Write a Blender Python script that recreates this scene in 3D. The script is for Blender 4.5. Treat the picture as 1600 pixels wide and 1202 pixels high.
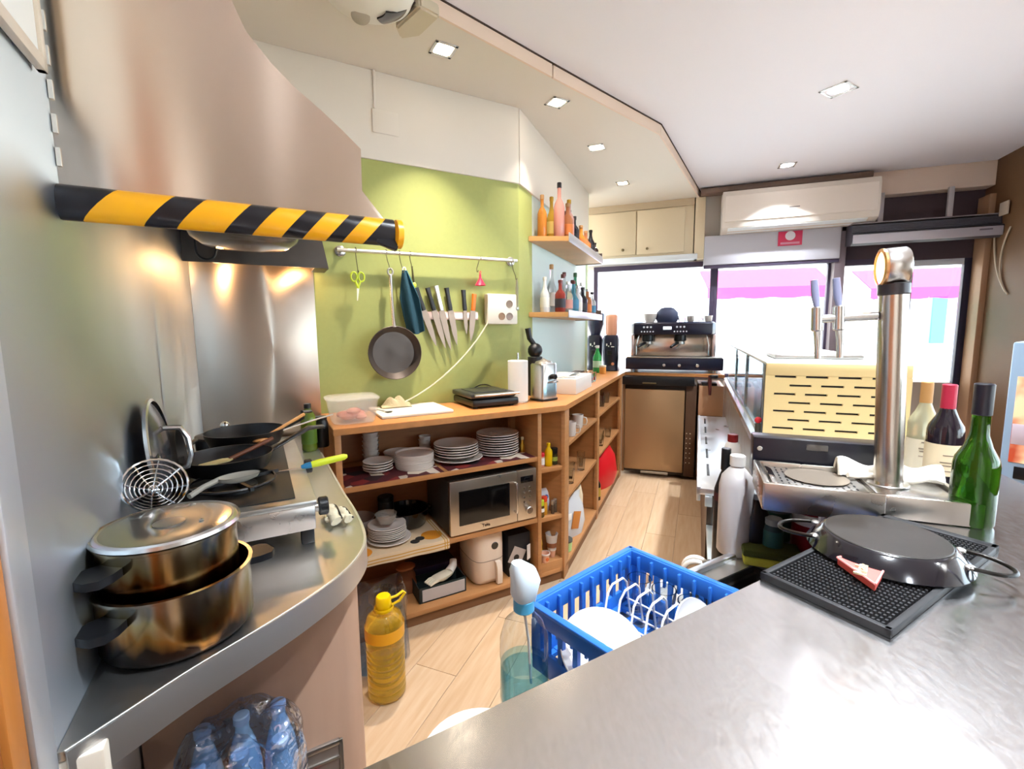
import bpy, bmesh, math, random
from math import sin, cos, pi, radians
from mathutils import Vector, Matrix
random.seed(7)
sc = bpy.context.scene
COL = sc.collection
for o in list(bpy.data.objects): bpy.data.objects.remove(o)

# ------------------------------------------------------------------ camera
H = 1.36
PITCH, ROLL = 0.1161, 0.0094
cam = bpy.data.cameras.new('camera'); cam.sensor_fit = 'HORIZONTAL'; cam.sensor_width = 36.0
cam.lens = 717.2/1600*36; cam.clip_start = 0.02; cam.clip_end = 200
camo = bpy.data.objects.new('camera', cam); COL.objects.link(camo)
up = Vector((0, sin(PITCH), cos(PITCH))); fwd = Vector((0, cos(PITCH), -sin(PITCH))); rt = Vector((1, 0, 0))
cx = cos(ROLL)*rt - sin(ROLL)*up; cy = sin(ROLL)*rt + cos(ROLL)*up
M = Matrix((cx, cy, -fwd)).transposed().to_4x4(); M.translation = Vector((0, 0, H))
camo.matrix_world = M
sc.camera = camo
sc.view_settings.view_transform = 'Standard'; sc.view_settings.look = 'None'
sc.view_settings.gamma = 1.0; sc.view_settings.use_curve_mapping = False
sc.view_settings.exposure = 0.70
sc.cycles.use_denoising = True
sc.cycles.max_bounces = 10; sc.cycles.transparent_max_bounces = 16; sc.cycles.transmission_bounces = 10
sc.cycles.sample_clamp_indirect = 6.0
# ------------------------------------------------------------------ sky and sun
w = bpy.data.worlds.new('sky'); sc.world = w; w.use_nodes = True
bg = w.node_tree.nodes['Background']; bg.inputs[0].default_value = (0.78, 0.89, 1.0, 1); bg.inputs[1].default_value = 6.0
sun = bpy.data.lights.new('sun', 'SUN'); sun.energy = 9.0; sun.angle = 0.01; sun.color = (1, .95, .86)
suno = bpy.data.objects.new('sun', sun); COL.objects.link(suno)
suno.rotation_euler = (radians(38), 0, radians(-20))      # high sun over our roof: it lights the far side of the street

def downlight_lamp(x, y, z, energy, color, size=.09, spread=100):
    l = bpy.data.lights.new('downlight_lamp', 'AREA'); l.shape = 'DISK'; l.size = size; l.energy = energy; l.color = color
    l.spread = radians(spread)
    o = bpy.data.objects.new('downlight_lamp', l); COL.objects.link(o); o.location = (x, y, z)
    return o

# ------------------------------------------------------------------ frames of the room
P0 = (-.727, 1.835); P1 = (.278, 2.387); P2 = (1.017, 4.207)
AA = radians(28.78); AB = radians(67.90); AF = radians(-20.0); AK = radians(30.6)
ZS, ZC = 2.60, 2.66          # soffit and main ceiling
HT = .97                     # worktop
def fr(org, ang, s, d, z=0.0):
    return Vector((org[0]+cos(ang)*s-sin(ang)*d, org[1]+sin(ang)*s+cos(ang)*d, z))
def A(s, d, z=0.0): return fr(P0, AA, s, d, z)      # back worktop run (s along the wall, d into the wall)
def B(s, d, z=0.0): return fr(P1, AB, s, d, z)      # run towards the window
def F(s, d, z=0.0): return fr(P2, AF, s, d, z)      # window front
KO = (.204, .601)
def K(s, d, z=0.0): return fr(KO, AK, s, d, z)      # near bar (d>0 is the aisle)
BP = (1.833, 4.522)
def G(s, d, z=0.0): return fr(BP, AF, s, d, z)      # facade plane
def xy(v): return (v.x, v.y)

# ------------------------------------------------------------------ materials
def lin(c): return c/12.92 if c <= .04045 else ((c+.055)/1.055)**2.4
def rgb(h): h = h.lstrip('#'); return tuple(lin(int(h[i:i+2], 16)/255) for i in (0, 2, 4))
MATS = {}
def mat(name, color, rough=.5, metal=0.0, noise=0.0, nscale=8.0, stretch=(1, 1, 1), bump=0.0, rvar=0.0, trans=0.0, ior=1.45,
        emit=None, estr=0.0, coat=0.0, aniso=0.0, detail=5, alpha=1.0, spec=None, color2=None, sss=0.0):
    if name in MATS: return MATS[name]
    m = bpy.data.materials.new(name); m.use_nodes = True; nt = m.node_tree; N = nt.nodes; L = nt.links
    b = N['Principled BSDF']
    c = rgb(color) if isinstance(color, str) else color
    b.inputs['Base Color'].default_value = (*c, 1); b.inputs['Roughness'].default_value = rough
    b.inputs['Metallic'].default_value = metal; b.inputs['IOR'].default_value = ior
    b.inputs['Transmission Weight'].default_value = trans; b.inputs['Coat Weight'].default_value = coat
    b.inputs['Anisotropic'].default_value = aniso; b.inputs['Alpha'].default_value = alpha
    if spec is not None: b.inputs['Specular IOR Level'].default_value = spec
    if aniso:
        tg = N.new('ShaderNodeTangent'); tg.direction_type = 'RADIAL'; tg.axis = 'Z'
        L.new(tg.outputs[0], b.inputs['Tangent']); b.inputs['Anisotropic Rotation'].default_value = .25
    if sss: b.inputs['Subsurface Weight'].default_value = sss
    if emit: b.inputs['Emission Color'].default_value = (*rgb(emit), 1); b.inputs['Emission Strength'].default_value = estr
    if noise or bump or rvar:
        tc = N.new('ShaderNodeTexCoord'); mp = N.new('ShaderNodeMapping'); nz = N.new('ShaderNodeTexNoise')
        mp.inputs['Scale'].default_value = stretch; nz.inputs['Scale'].default_value = nscale; nz.inputs['Detail'].default_value = detail
        L.new(tc.outputs['Object'], mp.inputs[0]); L.new(mp.outputs[0], nz.inputs['Vector'])
        if noise:
            mx = N.new('ShaderNodeMix'); mx.data_type = 'RGBA'
            c2 = rgb(color2) if color2 else tuple(x*(1-noise) for x in c)
            rp = N.new('ShaderNodeValToRGB'); rp.color_ramp.elements[0].position = .35; rp.color_ramp.elements[1].position = .68
            L.new(nz.outputs['Fac'], rp.inputs[0]); L.new(rp.outputs[0], mx.inputs['Factor'])
            mx.inputs['A'].default_value = (*c, 1); mx.inputs['B'].default_value = (*c2, 1)
            L.new(mx.outputs['Result'], b.inputs['Base Color'])
        if rvar:
            mr = N.new('ShaderNodeMapRange'); mr.inputs['To Min'].default_value = max(.02, rough-rvar); mr.inputs['To Max'].default_value = rough+rvar
            mr.inputs['From Min'].default_value = .3; mr.inputs['From Max'].default_value = .7
            L.new(nz.outputs['Fac'], mr.inputs['Value']); L.new(mr.outputs[0], b.inputs['Roughness'])
        if bump:
            bp = N.new('ShaderNodeBump'); bp.inputs['Strength'].default_value = bump; bp.inputs['Distance'].default_value = .01
            L.new(nz.outputs['Fac'], bp.inputs['Height']); L.new(bp.outputs[0], b.inputs['Normal'])
    MATS[name] = m
    return m

def pane_mat(name, tint, refl=.12, bump=0):
    if name in MATS: return MATS[name]
    m = bpy.data.materials.new(name); m.use_nodes = True; nt = m.node_tree; N = nt.nodes; L = nt.links
    N.remove(N['Principled BSDF']); out = N['Material Output']
    t = N.new('ShaderNodeBsdfTransparent'); t.inputs[0].default_value = (*tint, 1)
    g = N.new('ShaderNodeBsdfGlossy'); g.inputs['Roughness'].default_value = .03
    fz = N.new('ShaderNodeLayerWeight'); pw = N.new('ShaderNodeMath'); pw.operation = 'POWER'; pw.inputs[1].default_value = 3.5
    mu = N.new('ShaderNodeMath'); mu.operation = 'MULTIPLY_ADD'; mu.inputs[1].default_value = .55; mu.inputs[2].default_value = refl*.35
    mx = N.new('ShaderNodeMixShader'); L.new(fz.outputs['Facing'], pw.inputs[0]); L.new(pw.outputs[0], mu.inputs[0]); L.new(mu.outputs[0], mx.inputs[0])
    L.new(t.outputs[0], mx.inputs[1]); L.new(g.outputs[0], mx.inputs[2]); L.new(mx.outputs[0], out.inputs[0])
    if bump:
        tc = N.new('ShaderNodeTexCoord'); nz = N.new('ShaderNodeTexNoise'); nz.inputs['Scale'].default_value = 28; bp = N.new('ShaderNodeBump'); bp.inputs['Strength'].default_value = bump; bp.inputs['Distance'].default_value = .02
        L.new(tc.outputs['Object'], nz.inputs['Vector']); L.new(nz.outputs['Fac'], bp.inputs['Height']); L.new(bp.outputs[0], g.inputs['Normal']); L.new(bp.outputs[0], fz.inputs['Normal'])
    MATS[name] = m
    return m

steel_lamplit = mat('lamplit_steel_splash', (.64, .56, .48), .40, 1, nscale=2, stretch=(3, 3, .5), rvar=.06, detail=1, aniso=.7)  # warm light of the hood lamps tinted into the steel colour
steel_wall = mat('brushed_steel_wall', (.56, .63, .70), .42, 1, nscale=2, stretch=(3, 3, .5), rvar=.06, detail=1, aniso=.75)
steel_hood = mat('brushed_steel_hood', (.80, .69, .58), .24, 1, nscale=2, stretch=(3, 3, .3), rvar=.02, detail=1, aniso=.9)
steel_top = mat('worn_steel_top', (.66, .66, .65), .34, 1, bump=.006, nscale=60, stretch=(1, 4, 1), rvar=.04)
steel_bar = mat('scratched_steel_bar', (.74, .73, .73), .22, 1, noise=.06, nscale=60, stretch=(2.5, 1, 1), rvar=.03)
steel = mat('steel', (.65, .64, .62), .26, 1)
steel_dull = mat('dull_steel', (.52, .50, .47), .38, 1, rvar=.08, nscale=12)
chrome = mat('chrome', (.8, .8, .8), .08, 1)
white_paint = mat('white_paint', '#ded6cc', .7, bump=.02, nscale=60)
soffit_paint = mat('soffit_paint', '#ddd5ca', .6, bump=.015, nscale=40)
ceil_paint = mat('ceiling_paint', '#eceaf2', .6, bump=.015, nscale=40)
green_paint = mat('green_paint', (.36, .385, .12), .6, bump=.01, nscale=50, noise=.04)
mint_paint = mat('pale_mint_paint', '#cfe0dc', .6)
trim_paint = mat('trim_paint', '#e3cdbb', .6)
wood = mat('beech_laminate', '#b98250', .45, noise=.16, nscale=5, stretch=(2, 2, 12), bump=.01)
wood_top = mat('beech_worktop', '#c2844c', .38, noise=.15, nscale=4, stretch=(2, 14, 8), bump=.01)
wood_in = mat('beech_inner', '#a06a40', .5, noise=.15, nscale=5, stretch=(2, 2, 10))
wood_door = mat('orange_door_wood', '#a8602a', .4, noise=.25, nscale=4, stretch=(8, 8, 1))
tan_panel = mat('tan_counter_panel', '#c09c84', .5, noise=.05, nscale=6, stretch=(6, 6, .8))
brown_wall = mat('brown_wall_paint', '#664629', .6, noise=.15, nscale=3)
black = mat('black_plastic', '#131316', .35)
black_gloss = mat('black_enamel', '#0a0a10', .12, coat=.5)
black_iron = mat('black_nonstick', '#121214', .38)
dark_steel = mat('dark_brown_steel', (.10, .085, .075), .42, .8, rvar=.1, nscale=6)  # very dark steel shared by hood inside, pans and sink basin
white_pl = mat('white_plastic', '#e8e4dd', .35)
porcelain = mat('porcelain', '#ddd3ca', .22, coat=.3)
blue_pl = mat('blue_plastic', '#2c70cc', .38)
rubber = mat('black_rubber', '#17171a', .6)
paper = mat('white_paper', '#eeebe4', .7)
cloth_w = mat('cream_cloth', '#d8cfb4', .9, bump=.25, nscale=160)
red_pl = mat('red_plastic', '#c8202c', .4)
yellow_pl = mat('yellow_plastic', '#e0b400', .35)
clear_glass = mat('clear_glass', (.96, .98, .97), .02, trans=1.0, ior=1.45)
thin_clear = pane_mat('thin_clear_plastic', (.90, .92, .93), .10)
thin_blue = pane_mat('thin_blue_film', (.55, .72, .92), .14)
def frost_mat(name, col, clear, rough=.5):
    m = bpy.data.materials.new(name); m.use_nodes = True; N = m.node_tree.nodes; L = m.node_tree.links; b = N['Principled BSDF']
    b.inputs['Base Color'].default_value = (*col, 1); b.inputs['Roughness'].default_value = rough
    t = N.new('ShaderNodeBsdfTransparent'); mx = N.new('ShaderNodeMixShader'); mx.inputs[0].default_value = clear
    L.new(b.outputs[0], mx.inputs[1]); L.new(t.outputs[0], mx.inputs[2]); L.new(mx.outputs[0], N['Material Output'].inputs[0]); MATS[name] = m; return m
window_glass = pane_mat('window_glass', (.94, .97, .97), .08)
case_glass = pane_mat('case_glass', (.80, .90, .93), .16)
lamp_warm = mat('lamp_warm', '#ffffff', .5, emit='#fff1dc', estr=14)
lamp_cool = mat('lamp_cool', '#ffffff', .5, emit='#ffffff', estr=14)

# ------------------------------------------------------------------ mesh builder
class MB:
    def __init__(s): s.bm = bmesh.new(); s.M = Matrix.Identity(4)
    def at(s, loc=(0, 0, 0), rx=0, ry=0, rz=0):
        s.M = Matrix.Translation(loc) @ Matrix.Rotation(rz, 4, 'Z') @ Matrix.Rotation(ry, 4, 'Y') @ Matrix.Rotation(rx, 4, 'X'); return s
    def v(s, co): return s.bm.verts.new(s.M @ Vector(co))
    def face(s, vs):
        try: return s.bm.faces.new(vs)
        except ValueError: return None
    def box(s, x0, x1, y0, y1, z0, z1, bev=0.0, seg=2):
        if x0 > x1: x0, x1 = x1, x0
        if y0 > y1: y0, y1 = y1, y0
        vs = [s.v((x, y, z)) for z in (z0, z1) for x, y in ((x0, y0), (x1, y0), (x1, y1), (x0, y1))]
        fs = [s.face([vs[i] for i in q]) for q in ((3, 2, 1, 0), (4, 5, 6, 7), (0, 1, 5, 4), (1, 2, 6, 5), (2, 3, 7, 6), (3, 0, 4, 7))]
        if bev:
            es = list({e for f in fs for e in f.edges})
            bmesh.ops.bevel(s.bm, geom=es, offset=bev, segments=seg, affect='EDGES', profile=.5)
        return s
    def prism(s, pts, z0, z1, bev=0.0, seg=2):
        a = sum(pts[i][0]*pts[(i+1) % len(pts)][1]-pts[(i+1) % len(pts)][0]*pts[i][1] for i in range(len(pts)))
        if a < 0: pts = pts[::-1]
        n = len(pts); lo = [s.v((p[0], p[1], z0)) for p in pts]; hi = [s.v((p[0], p[1], z1)) for p in pts]
        fs = [s.face(lo[::-1]), s.face(hi)]
        for i in range(n): fs.append(s.face([lo[i], lo[(i+1) % n], hi[(i+1) % n], hi[i]]))
        if bev: bmesh.ops.bevel(s.bm, geom=list({e for f in fs for e in f.edges}), offset=bev, segments=seg, affect='EDGES')
        return s
    def lathe(s, prof, c=(0, 0, 0), n=24, cap0=True, cap1=True, sx=1, sy=1):
        rings = []
        for r, z in prof:
            rings.append([s.v((c[0]+r*sx*cos(2*pi*i/n), c[1]+r*sy*sin(2*pi*i/n), c[2]+z)) for i in range(n)] if r > 1e-5 else [s.v((c[0], c[1], c[2]+z))])
        for a, b in zip(rings, rings[1:]):
            for i in range(n):
                j = (i+1) % n
                if len(a) == 1 and len(b) == 1: continue
                if len(a) == 1: s.face([a[0], b[j], b[i]])
                elif len(b) == 1: s.face([a[i], a[j], b[0]])
                else: s.face([a[i], a[j], b[j], b[i]])
        if cap0 and len(rings[0]) > 1: s.face(rings[0][::-1])
        if cap1 and len(rings[-1]) > 1: s.face(rings[-1])
        return s
    def cyl(s, r, z0, z1, c=(0, 0), n=20, r2=None, bev=0.0):
        r2 = r if r2 is None else r2
        if bev: return s.lathe([(r-bev, z0), (r, z0+bev), (r2, z1-bev), (r2-bev, z1)], (c[0], c[1], 0), n)
        return s.lathe([(r, z0), (r2, z1)], (c[0], c[1], 0), n)
    def ball(s, r, c=(0, 0, 0), n=14, sx=1, sy=1, sz=1):
        m = max(5, n//2); return s.lathe([(r*sin(pi*i/m), -r*sz*cos(pi*i/m)) for i in range(m+1)], c, n, sx=sx, sy=sy)
    def tube(s, pts, r, n=8, closed=False, flat=1.0):
        pts = [Vector(p) for p in pts]; N = len(pts); rings = []; prev = None
        for i in range(N):
            if closed: t = pts[(i+1) % N]-pts[i-1]
            else: t = pts[min(i+1, N-1)]-pts[max(i-1, 0)]
            t.normalize()
            if prev is None:
                a = Vector((0, 0, 1)) if abs(t.z) < .9 else Vector((1, 0, 0)); u = t.cross(a).normalized()
            else:
                u = (prev-t*prev.dot(t)).normalized()
            prev = u; q = t.cross(u); rr = r[i] if isinstance(r, (list, tuple)) else r
            rings.append([s.v(pts[i]+u*(rr*cos(2*pi*k/n))+q*(rr*flat*sin(2*pi*k/n))) for k in range(n)])
        for i in range(N if closed else N-1):
            a, b = rings[i], rings[(i+1) % N]
            for k in range(n): s.face([a[k], a[(k+1) % n], b[(k+1) % n], b[k]])
        if not closed: s.face(rings[0][::-1]); s.face(rings[-1])
        return s
    def grid(s, fn, nu, nv, thick=0.0):
        vs = [[s.v(fn(i/nu, j/nv)) for j in range(nv+1)] for i in range(nu+1)]
        fs = []
        for i in range(nu):
            for j in range(nv): fs.append(s.face([vs[i][j], vs[i+1][j], vs[i+1][j+1], vs[i][j+1]]))
        if thick: s.bm.normal_update(); bmesh.ops.solidify(s.bm, geom=[f for f in fs if f], thickness=thick)
        return s
    def loft(s, rings, cap=True):
        R = [[s.v(p) for p in r] for r in rings]; n = len(R[0])
        for a, b in zip(R, R[1:]):
            for k in range(n): s.face([a[k], a[(k+1) % n], b[(k+1) % n], b[k]])
        if cap: s.face(R[0][::-1]); s.face(R[-1])
        return s
    def mesh(s, name, m, smooth=40):
        bmesh.ops.recalc_face_normals(s.bm, faces=s.bm.faces)
        me = bpy.data.meshes.new(name); s.bm.to_mesh(me); s.bm.free()
        for p in me.polygons: p.use_smooth = True
        me.set_sharp_from_angle(angle=radians(smooth))
        me.materials.append(m); return me
    def obj(s, name, m, parent=None, loc=None, rz=0.0, label=None, cat=None, group=None, kind=None, smooth=40):
        return link(name, s.mesh(name, m, smooth), parent, loc, rz, label, cat, group, kind)

def link(name, data, parent=None, loc=None, rz=0.0, label=None, cat=None, group=None, kind=None):
    o = bpy.data.objects.new(name, data); COL.objects.link(o)
    if parent: o.parent = parent
    if loc is not None: o.location = loc
    if rz: o.rotation_euler = (0, 0, rz)
    for k, v in (('label', label), ('category', cat), ('group', group), ('kind', kind)):
        if v: o[k] = v
    return o
def thing(name, label, cat, loc=(0, 0, 0), rz=0.0, group=None):
    return link(name, None, None, loc, rz, label, cat, group)
def dup(root, loc, rz, label, group=None):
    r = root.copy(); COL.objects.link(r); r.location = loc; r.rotation_euler = (0, 0, rz); r['label'] = label
    if group: r['group'] = group
    for ch in root.children:
        c = ch.copy(); COL.objects.link(c); c.parent = r
        for g in ch.children:
            d = g.copy(); COL.objects.link(d); d.parent = c
    return r
def word(text, size, m, parent, loc, rot, name='lettering', ext=.0006):
    cu = bpy.data.curves.new(name, 'FONT'); cu.body = text; cu.size = size; cu.extrude = ext; cu.align_x = 'CENTER'; cu.align_y = 'CENTER'
    cu.materials.append(m); tmp = bpy.data.objects.new(name, cu); COL.objects.link(tmp)
    me = bpy.data.meshes.new_from_object(tmp.evaluated_get(bpy.context.evaluated_depsgraph_get())); me.name = name
    bpy.data.objects.remove(tmp)
    o = link(name, me, parent, loc); o.rotation_euler = rot
    return o
def bez(p0, p1, p2, p3, n=14):
    p0, p1, p2, p3 = map(Vector, (p0, p1, p2, p3))
    return [p0*(1-t)**3+p1*3*t*(1-t)**2+p2*3*t*t*(1-t)+p3*t**3 for t in [i/n for i in range(n+1)]]
ORD = ['top', 'second', 'third', 'fourth', 'fifth', 'sixth', 'seventh', 'eighth', 'ninth', 'tenth', 'eleventh', 'twelfth']

exec_parts = []
# ================================================================== STRUCTURE
def slab(name, pts, z0, z1, m, parent=None, kind='structure', bev=0):
    return MB().prism(pts, z0, z1, bev).obj(name, m, parent, kind=None if parent else kind)
def wall(name, p, q, z0, z1, th, m, parent=None):
    "vertical slab from p to q (2-D), thickness th to the left of p->q"
    p = Vector(p[:2]); q = Vector(q[:2]); n = Vector((-(q-p).y, (q-p).x)).normalized()*th
    return slab(name, [tuple(p), tuple(q), tuple(q+n), tuple(p+n)], z0, z1, m, parent)

# floor: planks along the aisle
floor_m = mat('oak_floor', '#b89d80', .38, noise=.18, nscale=3, stretch=(14, 1.2, 1), color2='#ad8e6d')
floor_m2 = mat('oak_floor_pale', '#bda387', .38, noise=.15, nscale=3, stretch=(14, 1.2, 1), color2='#b29473')
fl = MB().box(-6, 6, -7, 5.3, -.12, -.012).obj('floor', mat('floor_bed', '#8f7050', .8), kind='structure')
pm = []
for m_ in (floor_m, floor_m2):
    pm.append(MB().box(-.0928, .0928, -.599, .599, -.012, 0, .0007, 1).mesh('plank', m_))
for i in range(-4, 13):
    for j in range(-4, 4):
        s_ = -.25 + j*1.2 + (i % 3)*.41; d_ = .30 - i*.187
        if s_ < -2.6 or s_ > 2.9: continue
        o = link('plank', pm[(i*5+j*3) % 2], fl, B(s_, d_, 0), AB-pi/2)

# walls
LW = -.49
wl = MB().prism([xy(A(LW, .44)), xy(A(LW-.10, .44)), xy(A(LW-.10, -1.34)), xy(A(LW, -1.34))], 0, ZC, 0).obj('wall_left', white_paint, kind='structure')
def panelA(name, s0, s1, d0, d1, z0, z1, m, parent, bev=.002):
    return MB().at((P0[0], P0[1], 0), rz=AA).box(s0, s1, d0, d1, z0, z1, bev).obj(name, m, parent)
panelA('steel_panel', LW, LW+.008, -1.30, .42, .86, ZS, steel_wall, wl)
panelA('steel_edge', LW-.002, LW+.012, -1.334, -1.288, .86, ZS, mat('pale_edge_steel', (.74, .80, .88), .5, 1), wl, .003)
wl2 = MB().prism([xy(A(LW-.02, -1.34)), xy(A(LW-.12, -1.34)), xy(A(LW-.12, -6)), xy(A(LW-.02, -6))], 0, ZC).obj('wall_left', white_paint, kind='structure')
dj = MB().at((P0[0], P0[1], 0), rz=AA).box(LW-.02, LW+.002, -2.3, -1.37, 0, 2.1, .002).obj('door_1', wood_door, kind='structure')
MB().at((P0[0], P0[1], 0), rz=AA).box(LW-.02, LW+.008, -1.37, -1.336, 0, 2.1, .003).obj('door_jamb', mat('pale_door_wood', '#b5702f', .45, noise=.2, nscale=4, stretch=(8, 8, 1)), dj)

wb = wall('wall_back', A(LW-.1, .44), A(1.125, .44), 0, ZC, .12, white_paint)
DW = .42
panelA('green_paint_panel', .0, 1.113, DW, DW+.02, HT-.02, 2.194, green_paint, wb, 0)
panelA('plaster_band', LW-.02, 1.113, DW-.012, DW+.02, 2.194, ZS, white_paint, wb, .003)
panelA('backsplash_panel', LW+.008, -.0, DW-.006, DW+.012, .86, 1.70, steel_lamplit, wb)
panelA('lower_plaster', LW, 1.113, DW, DW+.02, 0, HT-.02, white_paint, wb, 0)
# small access cover above the green wall and the cable duct over it
panelA('access_cover', .30, .425, DW-.02, DW-.012, 2.318, 2.425, white_paint, wb, .002)
panelA('cable_duct', .31, .322, DW-.02, DW-.012, 2.425, ZS, white_paint, wb, .002)

DB = .347; SB0 = .239; SB1 = 1.99
wi = wall('wall_inner', B(SB0, DB+.02), B(SB1, DB+.02), 0, ZC, .12, white_paint)
def panelB(name, s0, s1, d0, d1, z0, z1, m, parent, bev=.002):
    return MB().at((P1[0], P1[1], 0), rz=AB).box(s0, s1, d0, d1, z0, z1, bev).obj(name, m, parent)
panelB('green_paint_panel', SB0, .47, DB, DB+.02, HT-.02, 2.194, green_paint, wi, 0)
panelB('mint_paint_panel', .47, SB1, DB+.002, DB+.02, HT-.02, 2.194, mint_paint, wi, 0)
panelB('plaster_band', SB0, SB1, DB-.012, DB+.02, 2.194, ZS, white_paint, wi, .003)
panelB('wall_edge_post', SB1-.03, SB1+.02, DB-.01, DB+.14, HT-.02, ZS, mat('pale_green_edge', '#c3d2b0', .6), wi, .004)

# ceilings: lower soffit on the kitchen side, main ceiling over the bar
e1 = (-.305, 1.95); e2_ = (.203, 2.418); e3 = (.955, 3.10); e4 = (1.86, 4.66)
sl = ((e2_[1]-e1[1])/(e2_[0]-e1[0]))
e0 = (-.305-1.7, 1.95-1.7*sl)
soff = slab('ceiling', [e0, e1, e2_, e3, e4, (1.9, 5.2), (-.4, 5.2), (-2.4, 2.4), (-2.6, .4)], ZS, ZS+.2, soffit_paint)
ceil = slab('ceiling', [(-6, -7), (6, -7), (6, 5.4), (-6, 5.4)], ZC, ZC+.2, ceil_paint)
def fascia(p, q, name='trim_1'):
    p = Vector(p); q = Vector(q); d = (q-p).normalized(); n = Vector((d.y, -d.x))
    return slab(name, [tuple(p), tuple(q), tuple(q+n*.012), tuple(p+n*.012)], ZS-.004, ZC-.006, trim_paint)
fascia(e0, e1); fascia(e1, e2_, 'trim_2'); fascia((.21, 2.426), e3, 'trim_3'); fascia(e3, e4, 'trim_4')
gap = mat('shadow_gap', '#3a2a20', .8)
for i, (p, q) in enumerate(((e0, e2_), (e2_, e3), (e3, e4))):
    p = Vector(p); q = Vector(q); d = (q-p).normalized(); n = Vector((d.y, -d.x))
    slab('trim_%d' % (5+i), [tuple(p+n*.0), tuple(q+n*.0), tuple(q+n*.017), tuple(p+n*.017)], ZC-.006, ZC, gap)

# facade ------------------------------------------------------------
wf = MB().at((BP[0], BP[1], 0), rz=AF).box(-1.5, 2.2, .10, .22, 0, .88).obj('wall_front', mat('facade_stone', '#a89a8c', .7), kind='structure')
MB().at((BP[0], BP[1], 0), rz=AF).box(-1.5, 1.16, .10, .22, 1.99, ZC).obj('upper_wall', white_paint, wf)
dark_frame = mat('dark_window_frame', '#40354a', .5)
brown_lintel = mat('dark_brown_lintel', '#43343a', .6)
MB().at((BP[0], BP[1], 0), rz=AF).box(1.16, 2.3, .10, .22, 1.93, ZC).obj('lintel', brown_lintel, wf)
beam = MB().at((BP[0], BP[1], 0), rz=AF).box(1.31, 2.75, -.02, .12, 2.47, ZC, .004).obj('trim_8', mat('beam_paint', '#d8c2b0', .6), kind='structure')
# gray roller-blind box with a safety sign
bb = thing('blind_box', 'grey panel box across the top of the shop window below the air conditioner', 'blind box', G(.02, 0, 1.965), AF)
MB().box(0, 1.10, -.03, .09, 0, .27, .006).obj('housing', mat('grey_blind', '#b9b6bd', .5), bb)
MB().box(0, 1.10, -.02, .02, -.03, 0, .002).obj('bottom_rail', dark_frame, bb)
def window(n, s0, s1, z0, z1, mull=()):
    wn = thing('window_%d' % n, None, None, G(0, .12, 0), AF); wn['kind'] = 'structure'
    for k, (a, b) in enumerate(zip((s0,)+tuple(mull), tuple(mull)+(s1,))):
        MB().box(a+.02, b-.02, -.004, .004, z0+.02, z1-.02).obj('pane', window_glass, wn)
    f = MB()
    f.box(s0-.02, s1+.02, -.03, .03, z1-.02, z1+.03); f.box(s0-.02, s1+.02, -.03, .03, z0-.03, z0+.02)
    f.obj('window_frame', dark_frame, wn)
    for a in (s0,)+tuple(mull)+(s1,): MB().box(a-.02, a+.02, -.03, .03, z0, z1, .002).obj('mullion', dark_frame, wn)
    return wn
window(1, -1.03, .11, .90, 1.99)
window(2, .14, 1.09, .90, 1.965)
window(3, 1.17, 1.64, .90, 1.93)
MB().at((BP[0], BP[1], 0), rz=AF).box(1.09, 1.17, -.01, .2, 0, 2.2, .004).obj('trim_9', mat('facade_post', '#6d5f63', .6), kind='structure')
dg = thing('door_2', None, None, G(0, .12, 0), AF); dg['kind'] = 'structure'
MB().box(1.70, 2.04, -.004, .004, .04, 1.90).obj('pane', window_glass, dg)
MB().box(1.655, 1.70, -.025, .025, 0, 1.93, .003).obj('door_stile', mat('alu_white', '#c9ccd6', .4), dg)
MB().box(2.04, 2.09, -.025, .025, 0, 1.93, .003).obj('door_stile', mat('blue_black_frame', '#1b1a33', .4), dg)
MB().box(1.70, 2.04, -.022, .022, 0, .06, .003).obj('door_rail', dark_frame, dg)
MB().box(1.70, 2.04, -.022, .022, 1.88, 1.93, .003).obj('door_rail', mat('alu_white', '#c9ccd6', .4), dg)
MB().box(1.83, 1.96, -.012, -.006, 1.22, 1.62).obj('paper_notice', pane_mat('aqua_paper', (.52, .86, .82), .05), dg, label='aqua paper notice stuck on the door glass')
wrx = wall('wall_right', G(2.13, .25), G(2.13, -1.25), 0, ZC, .15, brown_wall)
wall('wall_right', G(2.13, -1.25), G(2.13, -5.2), 0, .95, .15, brown_wall); wall('wall_right', G(2.13, -1.25), G(2.13, -5.2), 2.25, ZC, .15, white_paint)
wall('wall_right', G(2.13, -5.2), G(2.13, -9.5), 0, ZC, .15, white_paint)
for k_ in range(3):
    wn = thing('window_%d' % (4+k_), None, None, G(2.17, -1.25-1.3*k_-.66, 0), AF+pi/2); wn['kind'] = 'structure'
    MB().box(-.60, .60, -.004, .004, .95, 2.25).obj('pane', window_glass, wn)
    for a in (-.65, .60): MB().box(a, a+.05, -.03, .03, .95, 2.25, .002).obj('mullion', dark_frame, wn)
MB().at((BP[0], BP[1], 0), rz=AF).box(2.09, 2.135, -.05, .25, 0, 2.40, .004).obj('trim_10', mat('tan_jamb', '#a07a5c', .5), kind='structure')
wall('wall_rear', (6, -6.6), (-6, -6.6), 0, ZC, .15, white_paint)
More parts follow.
